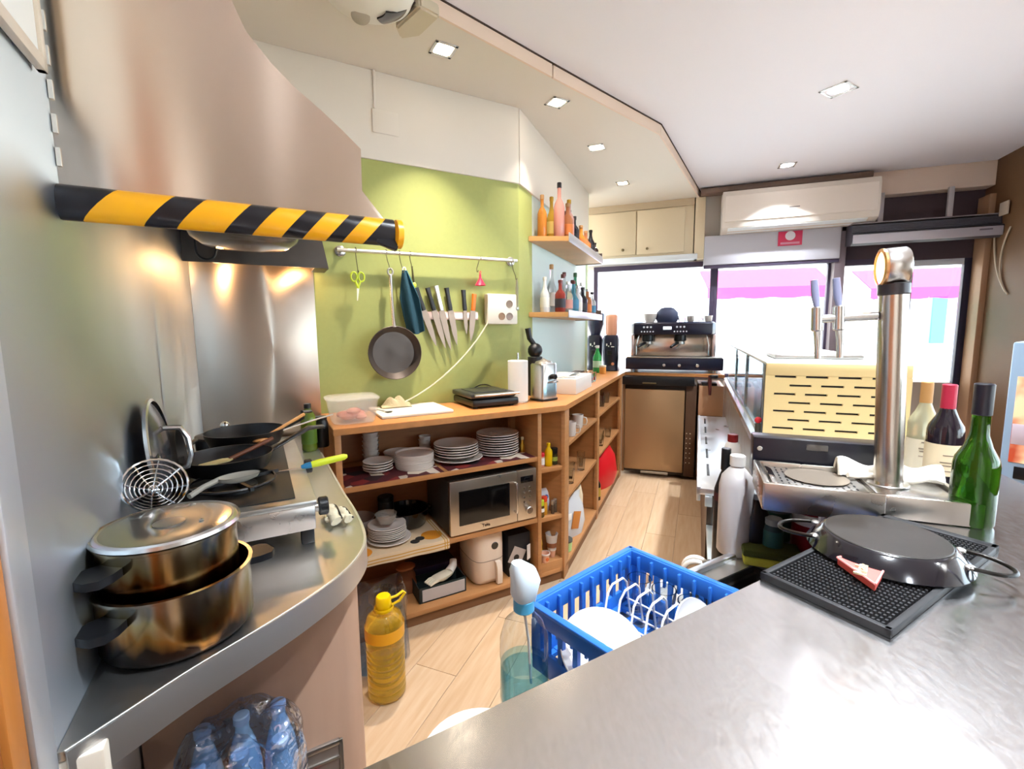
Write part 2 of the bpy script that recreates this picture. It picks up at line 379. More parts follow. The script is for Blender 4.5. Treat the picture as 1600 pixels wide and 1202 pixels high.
# ================================================================== STREET
slab('street', [(-30, -25), (40, -25), (40, 30), (-30, 30)], -.3, -.13, mat('pale_paving', '#c9c4bb', .8, noise=.1, nscale=2))
def facade(x, y, wd, h, m, rz, label):
    t = thing('building', label, 'building', (x, y, -.13), rz)
    MB().box(-wd/2, wd/2, 0, 3, 0, h).obj('wall', m, t)
    gl = mat('far_glass', '#8d9fb5', .15)
    wm = MB().box(-.5, .5, -.04, .05, 0, 1.5, .01, 1).mesh('window', gl)
    for fl_ in range(int((h-1)//3)):
        for k in range(int(wd//2.2)):
            link('window', wm, t, (-wd/2+1.1+k*2.2, 0, 1+fl_*3))
    MB().box(-wd/2-.1, wd/2+.1, -.25, 3, h, h+.25).obj('cornice', m, t)
facade(-2, 15.5, 8.6, 9, mat('cream_render', '#e6dccb', .8), 0, 'cream building across the street, seen through the window behind the coffee machine')
facade(7.2, 15.2, 9, 9.5, mat('pale_render', '#e2e0e6', .8), 0, 'pale grey building across the street, behind the pink awnings')
facade(16, 12, 9, 9, mat('blue_render', '#bfcbe0', .8), -.5, 'bluish building across the street, seen through the glass door')
pink = mat('magenta_canvas', '#d8307c', .8)
for x, y, z, wd, rz, lb in ((5.1, 9.2, 2.0, 2.3, -.2, 'wide pink canvas awning seen through the middle shop window'), (8.1, 9.0, 1.95, 2.0, -.25, 'short pink canvas awning seen between the post and the beer column')):
    t = thing('awning', lb, 'awning', (x, y, 0), rz)
    MB().grid(lambda u, v: ((u-.5)*wd, v*.9, z+.18+v*.45), 8, 4, .02).obj('canopy', pink, t)
    MB().grid(lambda u, v: ((u-.5)*wd, .0, z+.18-.2*v-.03*abs(sin(u*12))*v), 24, 2, .012).obj('valance', pink, t)
    for sx in (-1, 1): MB().tube([(sx*wd*.46, .05, -.13), (sx*wd*.46, .05, z+.18)], .025, 8).obj('post', mat('awning_post', '#8a93b8', .4), t)
# ================================================================== LIGHT FITTINGS
def downlight(x, y, z, rz, label, lampmat, energy, color, size=.105, spread=100):
    t = thing('downlight', label, 'ceiling light', (x, y, z), rz, 'square recessed ceiling lights')
    f = MB(); h = size/2
    for a, b, c, d in ((-h, h, -h, -h+.014), (-h, h, h-.014, h), (-h, -h+.014, -h, h), (h-.014, h, -h, h)): f.box(a, b, c, d, -.004, .001, .0012, 1)
    f.obj('frame', steel, t)
    MB().lathe([(.046, .0), (.036, .002), (0, .003)], n=20).at((0, 0, -.0035)).lathe([(.038, 0), (.03, .002), (0, .0025)], n=20).obj('lamp_lens', lampmat, t)
    downlight_lamp(x, y, z-.012, energy, color, .05, spread)
warm = (1.0, .90, .78); cool = (.86, .93, 1.0)
WE = 3.6; CE = 17
downlight(-.289, 2.187, ZS, AA, 'square downlight in the lower soffit nearest the extractor hood', lamp_warm, 6.5, warm, spread=78)
downlight(.26, 2.672, ZS, AA, 'square downlight in the soffit above the corner of the green wall', lamp_warm, 2.3, warm, spread=80)
downlight(.591, 3.296, ZS, AB, 'square downlight in the soffit above the upper bottle shelf', lamp_warm, 1.9, warm, spread=80)
downlight(.956, 4.07, ZS, AB, 'square downlight in the soffit closest to the wall cupboards', lamp_warm, 1.9, warm, spread=80)
downlight(1.807, 2.688, ZC, AK, 'square downlight alone in the main ceiling, large and bright, over the bar', lamp_cool, CE, cool, .14)
downlight(2.221, 3.853, ZC, AF, 'square downlight in the main ceiling just in front of the air conditioner', lamp_cool, CE, cool, .12)
for i, (x, y) in enumerate(((-1.0, -.6), (.7, -.9), (2.4, .2), (2.6, -1.8), (.3, -2.6), (-1.5, -2.8), (3.0, -4.0), (.8, -4.5), (2.9, 1.8), (1.4, 1.5), (.55, .45))):  # unseen fill lamps added, the last two to brighten the slotted cover
    downlight(x, y, ZC, 0, 'unseen square fill downlight added to the customer side ceiling, number %s from the counter' % ORD[i], lamp_cool, CE, cool, .12)
# round white device on the soffit
t = thing('motion_sensor', 'round white ceiling device with a lens and a black window on the soffit', 'ceiling device', (-.50, 1.79, ZS), .2)
MB().lathe([(.165, 0), (.165, -.02), (.15, -.05), (.10, -.075), (0, -.085)], n=40).obj('housing', white_pl, t)
MB().at((-.035, .062, -.072), rx=-.35).lathe([(.026, .01), (.034, -.002), (.034, -.01), (.026, -.014)], n=24).lathe([(.025, -.006), (0, -.004)], n=20).obj('lens', mat('grey_lens', '#a79f92', .3), t)
def sect(u, v): a = radians(12+55*u); r = .06+.11*v; return (r*cos(a), r*sin(a), -.006-.08*(1-v*v*.75))
MB().grid(sect, 10, 6, .006).obj('dark_window', black_gloss, t)
t = thing('junction_box', 'angled cream box fixed to the soffit beside the round white device', 'box', (-.375, 1.96, ZS), .75)
MB().prism([(-.045, -.12), (.045, -.12), (.05, .03), (.0, .10), (-.05, .05)], -.05, 0, .008).obj('cover', mat('cream_box', '#c9bda6', .5), t)

# ================================================================== EXTRACTOR HOOD
hood = thing('extractor_hood', 'big brushed steel extractor hood with black and yellow hazard tape on its edge', 'extractor hood', A(0, 0, 0), AA)
prof = [(-.018, 1.535), (-.013, 1.558), (-.063, 1.620), (-.062, 1.694), (-.092, 1.72), (-.125, 1.746), (-.165, 1.774), (-.201, 1.806), (-.235, 1.846), (-.253, 1.888), (-.27, 2.1), (-.28, ZS)]
HL = LW+.008; HF = -1.045
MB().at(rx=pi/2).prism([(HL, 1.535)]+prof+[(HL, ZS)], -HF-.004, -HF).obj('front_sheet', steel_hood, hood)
def hs(u, v):
    k = u*(len(prof)-1); i = min(int(k), len(prof)-2); f = k-i
    return (prof[i][0]*(1-f)+prof[i+1][0]*f, HF+v*(.40-HF), max(prof[i][1]*(1-f)+prof[i+1][1]*f, 1.552+.21*v*(.40-HF)))
MB().grid(hs, (len(prof)-1), 6, .004).obj('side_sheet', steel_hood, hood)
MB().box(HL, -.20, HF+.02, .20, 1.765, 1.775).obj('filter_panel', dark_steel, hood)
for k in range(8): MB().box(HL+.02, -.21, HF+.06+k*.15, HF+.13+k*.15, 1.75, 1.765, .004).obj('baffle', dark_steel, hood)
MB().at(rx=pi/2).prism([(HL, 1.64), (.045, 1.64), (.018, 1.79), (.018, 1.90), (HL, 1.90)], -.245, -.235).obj('back_skirt', dark_steel, hood)
MB().at(rx=pi/2).prism([(-.012, 1.64), (.047, 1.64), (.020, 1.79), (-.012, 1.79)], -.40, -.245).obj('skirt_end', dark_steel, hood)
MB().tube([(-.072, 1, 1.888), (-.135, 1, 1.86)], .001) if 0 else None
# seam rivets down the left edge of the front sheet
for k in range(12): MB().box(HL+.001, HL+.006, HF-.003, HF, 1.60+k*.045, 1.625+k*.045).obj('seam_tab', mat('seam_white', '#dcd3c6', .5), hood)
# hazard tape wrapped round the lip: each stripe its own piece, cut on the slant
tape_y = mat('hazard_yellow', '#eda60c', .35); tape_k = mat('hazard_black', '#151318', .3)
s0, s1 = HL+.002, .0; ns = 13; R = .025
edges = [s0-.02]+[s0+.012+(s1-s0)*k/ns*1.0 for k in range(ns+1)]
edges = [s0-.004, -.436, -.366, -.325, -.262, -.222, -.178, -.145, -.107, -.079, -.042, -.006]
for k in range(len(edges)-1):
    rings = []
    for q in range(2):
        rg = []
        for i in range(14):
            a = 2*pi*i/14; sl_ = .022*sin(a)
            sx = edges[k+q]+(sl_ if 0 < k+q < len(edges)-1 else 0)
            rg.append((max(sx, s0-.004), HF-.006-.75*R*cos(a), 1.549+R*sin(a)))
        rings.append(rg)
    MB().loft(rings).obj('tape_stripe', tape_k if k % 2 == 0 else tape_y, hood)
MB().at((-.002, HF-.008, 1.547), ry=pi/2).lathe([(.020, -.004), (.027, .0), (.027, .010), (.018, .013)], n=16).obj('tape_end', tape_y, hood)
MB().at((-.012, HF-.018, 1.527), ry=.3).prism([(-.03, -.002), (.012, -.004), (.014, .012), (-.02, .008)], -.010, .012, .002).obj('tape_tail', tape_k, hood)
# lamp dish and hook hanging inside
MB().at((-.26, -.22, 1.638)).lathe([(.16, .045), (.15, .02), (.12, .0), (.06, -.006), (0, -.008)], n=36).obj('lamp_cover', mat('smoked_glass', (.28, .24, .2), .12, trans=.6), hood)
MB().tube([(-.26, -.22, 1.64), (-.26, -.22, 1.77)], .012, 10).obj('lamp_stem', black, hood)
MB().tube([(-.42, .05, 1.80), (-.42, .05, 1.70)]+[(-.39-.03*cos(pi*i/8), .05, 1.655-.03*sin(pi*i/8)) for i in range(9)]+[(-.355, .05, 1.67)], .004).obj('hook', black, hood)
bulb = mat('hood_bulb', '#ffffff', .4, emit='#ffa850', estr=12)
for s_ in (-.375, -.075):
    MB().ball(.016, (s_, .335, 1.668), 12).obj('bulb', bulb, hood)
    l = bpy.data.lights.new('hood_lamp', 'POINT'); l.energy = 1.0; l.color = (1, .58, .25); l.shadow_soft_size = .02
    lo = bpy.data.objects.new('hood_lamp', l); COL.objects.link(lo); lo.location = A(s_, .335, 1.645)
# notice in a frame on the upper left wall
t = thing('framed_notice', 'white framed notice on the upper wall left of the hood', 'notice', A(LW+.012, 0, 0), AA)
MB().box(0, .006, -1.55, -1.10, 1.722, 2.2, .001).obj('sheet', paper, t)
fm = MB(); fm.box(0, .010, -1.56, -1.088, 1.705, 1.722, .001); fm.box(0, .010, -1.10, -1.088, 1.705, 2.2, .001); fm.obj('frame', mat('cream_frame', '#d8c8b4', .5), t)

# ================================================================== LEFT COUNTER
def arc_pts():
    raw = [(-.474, -1.285), (-.4245, -1.247), (-.361, -1.198), (-.28, -1.146), (-.199, -1.088), (-.1206, -1.0155), (-.07, -.93), (-.052, -.84), (-.048, -.70), (-.052, -.55)]
    out = []
    for i in range(len(raw)-1):
        p0, p1, p2, p3 = (Vector(raw[max(0, min(len(raw)-1, i+k))]) for k in (-1, 0, 1, 2))
        for j in range(5):
            t = j/5; out.append(tuple(.5*((2*p1)+(p2-p0)*t+(2*p0-5*p1+4*p2-p3)*t*t+(3*p1-p0-3*p2+p3)*t**3)))
    return out+[raw[-1]]
ct = thing('kitchen_counter', 'curved stainless steel counter carrying the pots and the gas stove', 'counter', A(0, 0, 0), AA)
cp = arc_pts()+[(-.055, .395), (LW+.009, .395), (LW+.009, -1.285)]
MB().prism(cp, .868, .88).obj('steel_top', steel_top, ct)
def rim(u, v):
    r_ = arc_pts()+[(-.055, .0)]; k = u*(len(r_)-1); i = min(int(k), len(r_)-2); f = k-i
    return (r_[i][0]*(1-f)+r_[i+1][0]*f+.001, r_[i][1]*(1-f)+r_[i+1][1]*f-.001, .8805-v*.055)
MB().grid(rim, len(arc_pts()), 1, .004).obj('steel_edge', mat('edge_steel', (.80, .80, .80), .42, 1), ct)
MB().tube([(a, b, .8795) for a, b in arc_pts()+[(-.055, .0)]], .0022, 6).obj('edge_highlight', mat('highlight_steel', (.95, .93, .9), .35, 1), ct)  # bright tube added along the rim to draw its top highlight
MB().prism([(-.485, -.945), (-.30, -.945), (-.12, -.93), (-.085, -.90), (-.072, -.84), (-.072, .39), (-.485, .39)], .0, .868).obj('front_panel', tan_panel, ct)
MB().box(LW-.02, -.44, -1.285, -1.262, .0, .866, .003).obj('end_post', mat('pale_board', '#ddd3c2', .5), ct)
# hatch with a red valve near the floor
ht = thing('wall_hatch', 'small metal hatch with a red valve on the tan counter front', 'hatch', A(-.178, -.940, .36), AA-pi/2)
MB().box(-.004, .006, -.06, .035, -.06, .085).obj('hatch_plate', mat('hatch_metal', '#9a8f88', .4, .6), ht)
f = MB(); f.box(.004, .010, -.06, .040, .078, .090, .002); f.box(.004, .010, .032, .042, -.06, .090, .002); f.box(.004, .010, -.06, .040, .045, .052, .002); f.obj('hatch_frame', steel_dull, ht)
MB().at((.006, -.02, .015), ry=pi/2).cyl(.018, 0, .012, n=16, bev=.003).obj('valve', red_pl, ht)

# ---- pots
stain = mat('stained_steel_pot', '#b7ae9c', .22, 1, noise=1, nscale=7, stretch=(6, 6, .35), color2='#7a4a12', rvar=.05)
stain2 = mat('browned_steel_pot', '#6e5a3c', .24, 1, noise=1, nscale=8, stretch=(6, 6, .3), color2='#3a1d08', rvar=.05)
def burnt(name, rim, mid, low, z0, z1):
    m = mat(name, rim, .20, 1, nscale=6, stretch=(5, 5, .5), rvar=.06, detail=2); nt = m.node_tree; N = nt.nodes; L = nt.links
    tc = N.new('ShaderNodeTexCoord'); sx = N.new('ShaderNodeSeparateXYZ'); L.new(tc.outputs['Object'], sx.inputs[0])
    mp = N.new('ShaderNodeMapping'); mp.inputs['Scale'].default_value = (9, 9, 2.5); L.new(tc.outputs['Object'], mp.inputs[0])
    nz = N.new('ShaderNodeTexNoise'); nz.inputs['Scale'].default_value = 3.2; L.new(mp.outputs[0], nz.inputs['Vector'])
    mr = N.new('ShaderNodeMapRange'); mr.inputs['From Min'].default_value = z0; mr.inputs['From Max'].default_value = z1; L.new(sx.outputs[2], mr.inputs['Value'])
    ad = N.new('ShaderNodeMath'); ad.operation = 'MULTIPLY_ADD'; ad.inputs[1].default_value = 1.3; ad.inputs[2].default_value = -.65; L.new(nz.outputs['Fac'], ad.inputs[0])
    a2 = N.new('ShaderNodeMath'); a2.operation = 'ADD'; L.new(ad.outputs[0], a2.inputs[0]); L.new(mr.outputs[0], a2.inputs[1])
    rp = N.new('ShaderNodeValToRGB'); L.new(a2.outputs[0], rp.inputs[0]); el = rp.color_ramp.elements
    el[0].position = .12; el[0].color = (*rgb(low), 1); el[1].position = .95; el[1].color = (*rgb(rim), 1)
    q = el.new(.40); q.color = (*rgb(mid), 1); q = el.new(.68); q.color = (*rgb('#a08a60'), 1)
    L.new(rp.outputs[0], N['Principled BSDF'].inputs['Base Color']); return m
stain = burnt('burnt_steel_large', '#bdb6a8', '#7c5224', '#21150e', .012, .10)
stain2 = burnt('burnt_steel_small', '#a8987c', '#6a3d14', '#1a0f0a', .0, .10)
def pot(label, loc, r, h, m, hz, handles, group=None):
    t = thing('cooking_pot', label, 'pot', loc, AA, group)
    MB().lathe([(r*.90, 0), (r*.96, .004), (r, .012), (r, h), (r+.004, h+.002), (r+.004, h+.006), (r-.002, h+.006), (r-.004, h-.002), (r-.004, .014), (0, .012)], n=48).obj('pot_body', m, t)
    for a in handles:
        hb = MB().at((0, 0, 0), rz=a)
        hb.loft([[(x, y*wd, hz+z*.5) for y, z in ((-1, -.012), (1, -.012), (1, .012), (-1, .012))] for x, wd in ((r-.002, .020), (r+.015, .026), (r+.034, .026), (r+.044, .014))])
        hb.obj('handle', black, t, smooth=60)
    return t
PC = (-.385, -1.08)
lp = pot('larger steel pot with brown burn stains at the bottom of the pot stack', A(*PC, .8805), .103, .098, stain, .078, (pi+.9, .42))
upz = .8805+.0945
up_ = pot('browned steel pot with a glass lid stacked on top of the larger pot', A(PC[0]-.005, PC[1]+.005, .958), .092, .088, stain2, .070, (pi+.85,))
t = thing('pan_lid', 'round glass lid with a steel rim covering the upper pot', 'lid', A(PC[0]-.005, PC[1]+.005, .958+.0945), AA)
MB().lathe([(.086, .004), (.095, .0), (.099, .003), (.097, .008), (.094, .006), (.090, .009), (.086, .008)], n=48, cap0=False, cap1=False).obj('lid_rim', steel, t)
MB().lathe([(.087, .003), (.06, .006), (.02, .003), (0, .002), (0, .006), (.02, .007), (.06, .010), (.087, .008)], n=40, cap0=False, cap1=False).obj('lid_glass', mat('lid_glass', (.40, .38, .35), .12, .9), t)
MB().ball(.004, (.045, -.02, .011), 8, sz=.5).obj('vent', steel, t)
MB().lathe([(.02, .006), (.022, .009), (.012, .011), (0, .011)], n=20).obj('knob_seat', steel_dull, t)

# ---- lid standing on edge against the wall and the wire skimmer
t = thing('pan_lid', 'round dark glass saucepan lid standing on edge against the left steel wall', 'lid', A(-.452, -.715, .985), AA)
R_ = .118
lb = MB().at((0, 0, R_), ry=pi/2-.10)
lb.lathe([(R_-.006, -.004), (R_, -.002), (R_, .004), (R_-.006, .006)], n=48, cap0=False, cap1=False).obj('lid_rim', steel, t)
MB().at((0, 0, R_), ry=pi/2-.10).lathe([(R_-.005, 0), (R_*.6, .012), (0, .018), (0, .014), (R_*.6, .008), (R_-.005, -.003)], n=40, cap0=False, cap1=False).obj('lid_glass', mat('dark_lid', (.06, .06, .07), .15, .3), t)
MB().at((0, 0, R_), ry=pi/2-.10).tube([(-.05, 0, .015), (-.045, 0, .045), (-.02, 0, .055), (.02, 0, .055), (.045, 0, .045), (.05, 0, .015)], .006, 8).obj('handle', steel, t)
t = thing('wire_skimmer', 'round wire skimmer ladle leaning behind the pots beside the left steel wall', 'skimmer', A(-.436, -.885, 1.075), AA+.2)
sk = MB().at(rx=.95, ry=.25)
for k in range(1, 8): sk.tube([(.052*k/7*cos(2*pi*i/24), .052*k/7*sin(2*pi*i/24), -.024*(1-(k/7)**2)) for i in range(24)], .0012 if k < 7 else .0024, 5, True)
for a in (0, pi/2, pi/4, 3*pi/4): sk.tube([(.052*x*cos(a), .052*x*sin(a), -.024*(1-x*x)-.001) for x in (-1, -.6, -.2, .2, .6, 1)], .0014, 5)
sk.obj('wire_bowl', chrome, t)
MB().at(rx=.95, ry=.25).tube([(0, .052, 0), (0, .07, -.02), (.0, .08, -.07)], .0032, 8).obj('handle', chrome, t)

# ---- stove
st = thing('gas_stove', 'two burner stainless steel table top gas stove against the steel wall', 'stove', A(0, 0, 0), AA)
MB().box(-.465, -.157, -.863, -.20, .915, .972, .004).obj('stove_body', mat('stove_steel', (.70, .64, .60), .3, 1, rvar=.08, nscale=9), st)
f = MB(); f.box(-.468, -.153, -.866, -.197, .972, .985, .003); f.obj('stove_top', steel_dull, st)
MB().box(-.44, -.195, -.835, -.23, .9851, .988, .002).obj('drip_tray', mat('soot_black', '#1b1815', .5), st)
for s_, d_ in ((-.44, -.84), (-.175, -.84), (-.44, -.22), (-.175, -.22)): MB().box(s_-.014, s_+.014, d_-.014, d_+.014, .8805, .916, .002).obj('foot', black, st)
for d_ in (-.70, -.36):
    MB().at((-.32, d_, .988)).lathe([(.05, 0), (.05, .012), (.034, .018), (0, .019)], n=24).obj('burner', black_iron, st)
    g_ = MB()
    for a in range(4): g_.at((-.32, d_, .988), rz=a*pi/2+.4).box(.02, .105, -.004, .004, .018, .026)
    g_.at().tube([(-.32+.09*cos(2*pi*i/20), d_+.09*sin(2*pi*i/20), .997+.012) for i in range(20)], .004, 6, True)
    g_.obj('pan_support', black_iron, st)
for d_ in (-.80, -.42):
    kb = MB().at((-.157, d_, .945), ry=pi/2); kb.cyl(.012, 0, .012, n=14); kb.obj('knob_stem', steel, st)
    MB().at((-.145, d_, .945), ry=pi/2).cyl(.022, 0, .022, n=20, bev=.003).obj('knob', black, st)
def fry_pan(label, s_, d_, z, r, h, ang, hl, m=black_iron):
    t = thing('frying_pan', label, 'pan', A(s_, d_, z), AA)
    MB().lathe([(r*.78, 0), (r*.86, .003), (r*.97, h*.7), (r, h), (r*1.01, h+.002), (r*.985, h+.002), (r*.95, h*.7), (r*.80, .006), (0, .005)], n=40).obj('pan_body', m, t)
    MB().at(rz=ang).tube([(r*.95, 0, h*.6), (r+.03, 0, h*.9), (r+.07, 0, h*1.3), (r+hl*.7, 0, h*1.75), (r+hl, 0, h*1.7)], [.008, .008, .010, .012, .009], 10, flat=.6).obj('handle', m, t)
    return t
fp1 = fry_pan('black frying pan with a long handle resting on the stove, wooden spatula inside', -.335, -.575, 1.006, .105, .040, .45, .17)
fry_pan('black frying pan at the rear of the stove, behind the pan holding the spatula', -.30, -.31, 1.012, .112, .045, .35, .10)
t = thing('saucepan', 'black saucepan with a chrome knob in the corner left of the pans', 'pan', A(-.375, .03, .881), AA)
MB().lathe([(.085, 0), (.095, .01), (.097, .10), (.093, .10), (.090, .012), (0, .01)], n=32).obj('pan_body', black_gloss, t)
MB().lathe([(.097, .101), (.097, .108), (.05, .122), (0, .126)], n=32).obj('lid', dark_steel, t)
MB().ball(.016, (0, 0, .140), 12).obj('lid_knob', chrome, t)
t = thing('soup_pot', 'dark blackened pan standing on edge between the lid and the stove', 'pan', A(-.446, -.605, 1.062), AA)
MB().at(ry=pi/2-.12).lathe([(.05, -.03), (.065, -.02), (.07, .02), (.067, .02), (.062, -.018), (0, -.026)], n=32).obj('pan_body', dark_steel, t)
MB().at(ry=pi/2-.12).tube([(0, .068, .012), (0, .12, .02), (0, .17, .03)], .006, 8).obj('handle', black, t)
# utensils
t = thing('spatula', 'cream silicone spatula with a brown handle lying in the front frying pan', 'spatula', A(-.365, -.605, 1.034), AA+.55)
MB().prism([(-.03, -.016), (.03, -.018), (.045, -.008), (.045, .008), (.03, .018), (-.03, .012)], 0, .004, .001).obj('blade', mat('cream_silicone', '#d6c98e', .5), t)
MB().tube([(.04, 0, .002), (.10, 0, .016), (.16, 0, .032)], .006, 8).obj('handle', mat('brown_handle', '#6e3a1e', .45), t)
t = thing('wooden_spoon', 'wooden spoon sticking out of the rear frying pan towards the green bottle', 'spoon', A(-.245, -.39, 1.045), AA+.8)
MB().tube([(0, 0, 0), (.09, 0, .022), (.17, 0, .040)], [.006, .005, .006], 8).obj('handle', mat('light_wood', '#c58a4e', .5), t)
MB().at((-.02, 0, -.004)).ball(.022, (0, 0, 0), 12, 1.2, .8, .3).obj('spoon_bowl', mat('light_wood', '#c58a4e', .5), t)
t = thing('steel_fork', 'long steel serving fork reaching from the rear pan towards the cupboard', 'fork', A(-.20, -.34, 1.050), AA+.55)
MB().tube([(0, 0, 0), (.10, 0, .012), (.20, 0, .020)], .003, 6).obj('handle', steel, t)
fk = MB()
for y in (-.008, 0, .008): fk.tube([(.0, y*.3, 0), (-.03, y, -.004), (-.07, y, -.002)], .0018, 5)
fk.obj('tines', steel, t)
t = thing('serving_spoon', 'large grey plastic serving spoon lying on the front burner', 'spoon', A(-.305, -.775, 1.030), AA+.3)
MB().lathe([(.030, .012), (.026, .003), (.014, -.003), (0, -.004), (0, -.001), (.014, .0), (.028, .012)], n=24, cap0=False, cap1=False, sx=1.5, sy=.9).obj('spoon_bowl', mat('grey_nylon', '#8f8a80', .35), t)
MB().tube([(-.04, 0, .010), (-.07, -.01, .004), (-.10, -.03, -.004)], .006, 8).obj('handle', mat('grey_nylon', '#8f8a80', .35), t)
t = thing('paring_knife', 'small knife with a yellow green handle and blue collar on the stove edge', 'knife', A(-.165, -.60, .990), AA+.10)
MB().prism([(-.09, -.002), (.0, -.006), (.0, .008), (-.05, .006)], 0, .0012).obj('blade', steel, t)
MB().tube([(0, 0, .003), (.012, 0, .004), (.026, 0, .005)], [.005, .008, .009], 10).obj('collar', mat('blue_collar', '#1f6f9a', .4), t)
MB().tube([(.026, 0, .005), (.045, 0, .007), (.08, 0, .010), (.115, 0, .013), (.124, 0, .014)], [.009, .0105, .010, .009, .005], 12).obj('handle', mat('lime_plastic', '#c8d420', .4), t)
t = thing('dishcloth', 'crumpled cream dishcloth with black edging on the counter beside the stove knobs', 'cloth', A(-.105, -.745, .8825), AA)
MB().tube(bez((-.025, .045, .012), (.005, .04, .03), (-.012, -.02, .03), (.0, -.05, .014), 16), [.010+.005*abs(sin(i*.7)) for i in range(17)], 10, flat=.8).obj('fold', cloth_w, t)
MB().tube(bez((.000, .04, .010), (.03, .02, .018), (.014, -.01, .020), (.030, -.045, .012), 16), [.009+.004*abs(cos(i*.8)) for i in range(17)], 10, flat=.8).obj('fold', cloth_w, t)
MB().tube(bez((-.02, -.02, .012), (.0, -.03, .02), (.02, -.035, .018), (.034, -.03, .010), 12), .010, 10, flat=.7).obj('fold', cloth_w, t)
MB().tube(bez((-.013, .045, .020), (.018, .035, .036), (.004, -.02, .038), (.013, -.05, .020), 16), .0022, 6).obj('hem', black, t)
MB().tube(bez((.010, .04, .016), (.042, .02, .022), (.026, -.01, .026), (.040, -.045, .014), 16), .0022, 6).obj('hem', black, t)


# ---- generic bottle with parts
def bottle(name, label, cat, loc, prof, body, cap=None, caph=(0, 0, 0), tag_=None, taglim=None, liquid=None, group=None, n=20, rz=0, detail=True):
    "prof: (r,z) outline; caph: (r, z0, z1); taglim: (z0, z1)"
    t = thing(name, label, cat, loc, rz, group)
    MB().lathe(prof, n=n).obj('bottle_body', body, t)
    if cap: MB().cyl(caph[0], caph[1], caph[2], n=14, bev=min(.002, caph[0]*.2)).obj('cap', cap, t)
    if tag_:
        z0, z1 = taglim
        def rad(z):
            for (r0, a), (r1, b) in zip(prof, prof[1:]):
                if a <= z <= b and b > a: return r0+(r1-r0)*(z-a)/(b-a)
            return prof[1][0]
        MB().lathe([(rad(z0)+.0008, z0), (rad((z0+z1)/2)+.0008, (z0+z1)/2), (rad(z1)+.0008, z1)], n=n, cap0=False, cap1=False).obj('label', tag_, t)
    if liquid:
        m, z1 = liquid
        pr = [(max(r-.0025, .001), max(z, .003)) for r, z in prof if z < z1]; pr.append((pr[-1][0], z1))
        MB().lathe(pr, n=n).obj('liquid', m, t)
    return t
def wine_prof(r, h, sh=.58, nk=.35): return [(r*.93, 0), (r, .006), (r, h*sh), (r*.93, h*(sh+.05)), (r*.62, h*(sh+.13)), (r*nk*1.1, h*(sh+.22)), (r*nk, h*.93), (r*nk*1.12, h*.94), (r*nk*1.12, h)]

green_oil = mat('olive_green_bottle', (.16, .24, .02), .12, trans=.35)
bottle('oil_bottle', 'green plastic oil bottle with a dark cap behind the stove by the cupboard', 'bottle', A(-.088, .06, .881), [(.026, 0), (.030, .006), (.029, .07), (.030, .12), (.026, .145), (.013, .168), (.012, .178)], green_oil, black, (.014, .174, .194), mat('green_label', '#4d6a1c', .5), (.03, .10), rz=AA)
bottle('black_canister', 'tall black canister between the green oil bottle and the cupboard side', 'canister', A(-.035, .10, .881), [(.024, 0), (.027, .004), (.027, .10), (.022, .115)], black, black, (.023, .115, .13), rz=AA)

# ================================================================== SHELVING UNITS
sv = thing('shelving_unit', 'open beech shelving unit under the green wall holding plates and the microwave', 'shelving', A(0, 0, 0), AA)
T = .02
MB().box(.0, T+.006, 0, .40, 0, HT-.028, .001).obj('side_panel', wood, sv)
MB().box(.978, 1.0, 0, .40, .06, HT-.028, .001).obj('divider', wood, sv)
MB().box(.0, 1.12, .395, .41, .06, HT-.03).obj('back_panel', wood_in, sv)
MB().box(T+.006, .978, .004, .395, .69, .714, .001).obj('shelf', wood, sv)
MB().box(T+.006, .978, .004, .395, .360, .384, .001).obj('shelf', wood, sv)
MB().box(T+.006, 1.12, .0, .395, .050, .072, .001).obj('shelf', wood, sv)
MB().box(T+.006, 1.14, .012, .03, 0, .05).obj('plinth', mat('dark_plinth', '#7a5232', .6), sv)
for z in (.62, .352): MB().box(1.0, 1.135, .006, .22, z, z+.022, .001).obj('small_shelf', wood, sv)
MB().box(1.0, 1.135, .002, .22, .05, .122, .001).obj('small_shelf', wood, sv)
wt = MB().prism([xy(A(-.004, -.012)), xy(A(1.147, -.012)), xy(B(2.05, -.012)), xy(F(.86, -.012)), xy(F(.86, .62)), xy(F(-.36, .62)), xy(B(SB1, DB-.004)), xy(B(SB0, DB-.004)), xy(A(-.004, DW-.008))], HT-.028, HT, .002).obj('worktop', wood_top)
wt['label'] = 'continuous beech worktop running along the green wall to the coffee machine'; wt['category'] = 'worktop'
s2 = thing('shelving_unit', 'open beech shelving unit along the aisle, two bays, between the corner and the fridge', 'shelving', B(0, 0, 0), AB)
MB().box(.0, .085, 0, .022, 0, HT-.028, .001).obj('corner_post', wood, s2)
for a, b in ((.86, .925), (1.86, 1.965)): MB().box(a, b, 0, .022, 0, HT-.028, .001).obj('post', wood, s2)
for a in (.02, .875, 1.90): MB().box(a, a+.02, .01, .32, .0, HT-.03).obj('divider', wood, s2)
MB().box(.02, 1.95, .32, .335, .0, HT-.03).obj('back_panel', wood_in, s2)
for z in (.725, .425):
    MB().box(.04, .875, .004, .32, z, z+.02, .001).obj('shelf', wood, s2); MB().box(.895, 1.90, .004, .32, z+.012, z+.032, .001).obj('shelf', wood, s2)
MB().box(.04, 1.90, .0, .32, .05, .07, .001).obj('shelf', wood, s2)
MB().box(.0, 1.95, .004, .02, 0, .05).obj('plinth', mat('dark_plinth', '#7a5232', .6), s2)

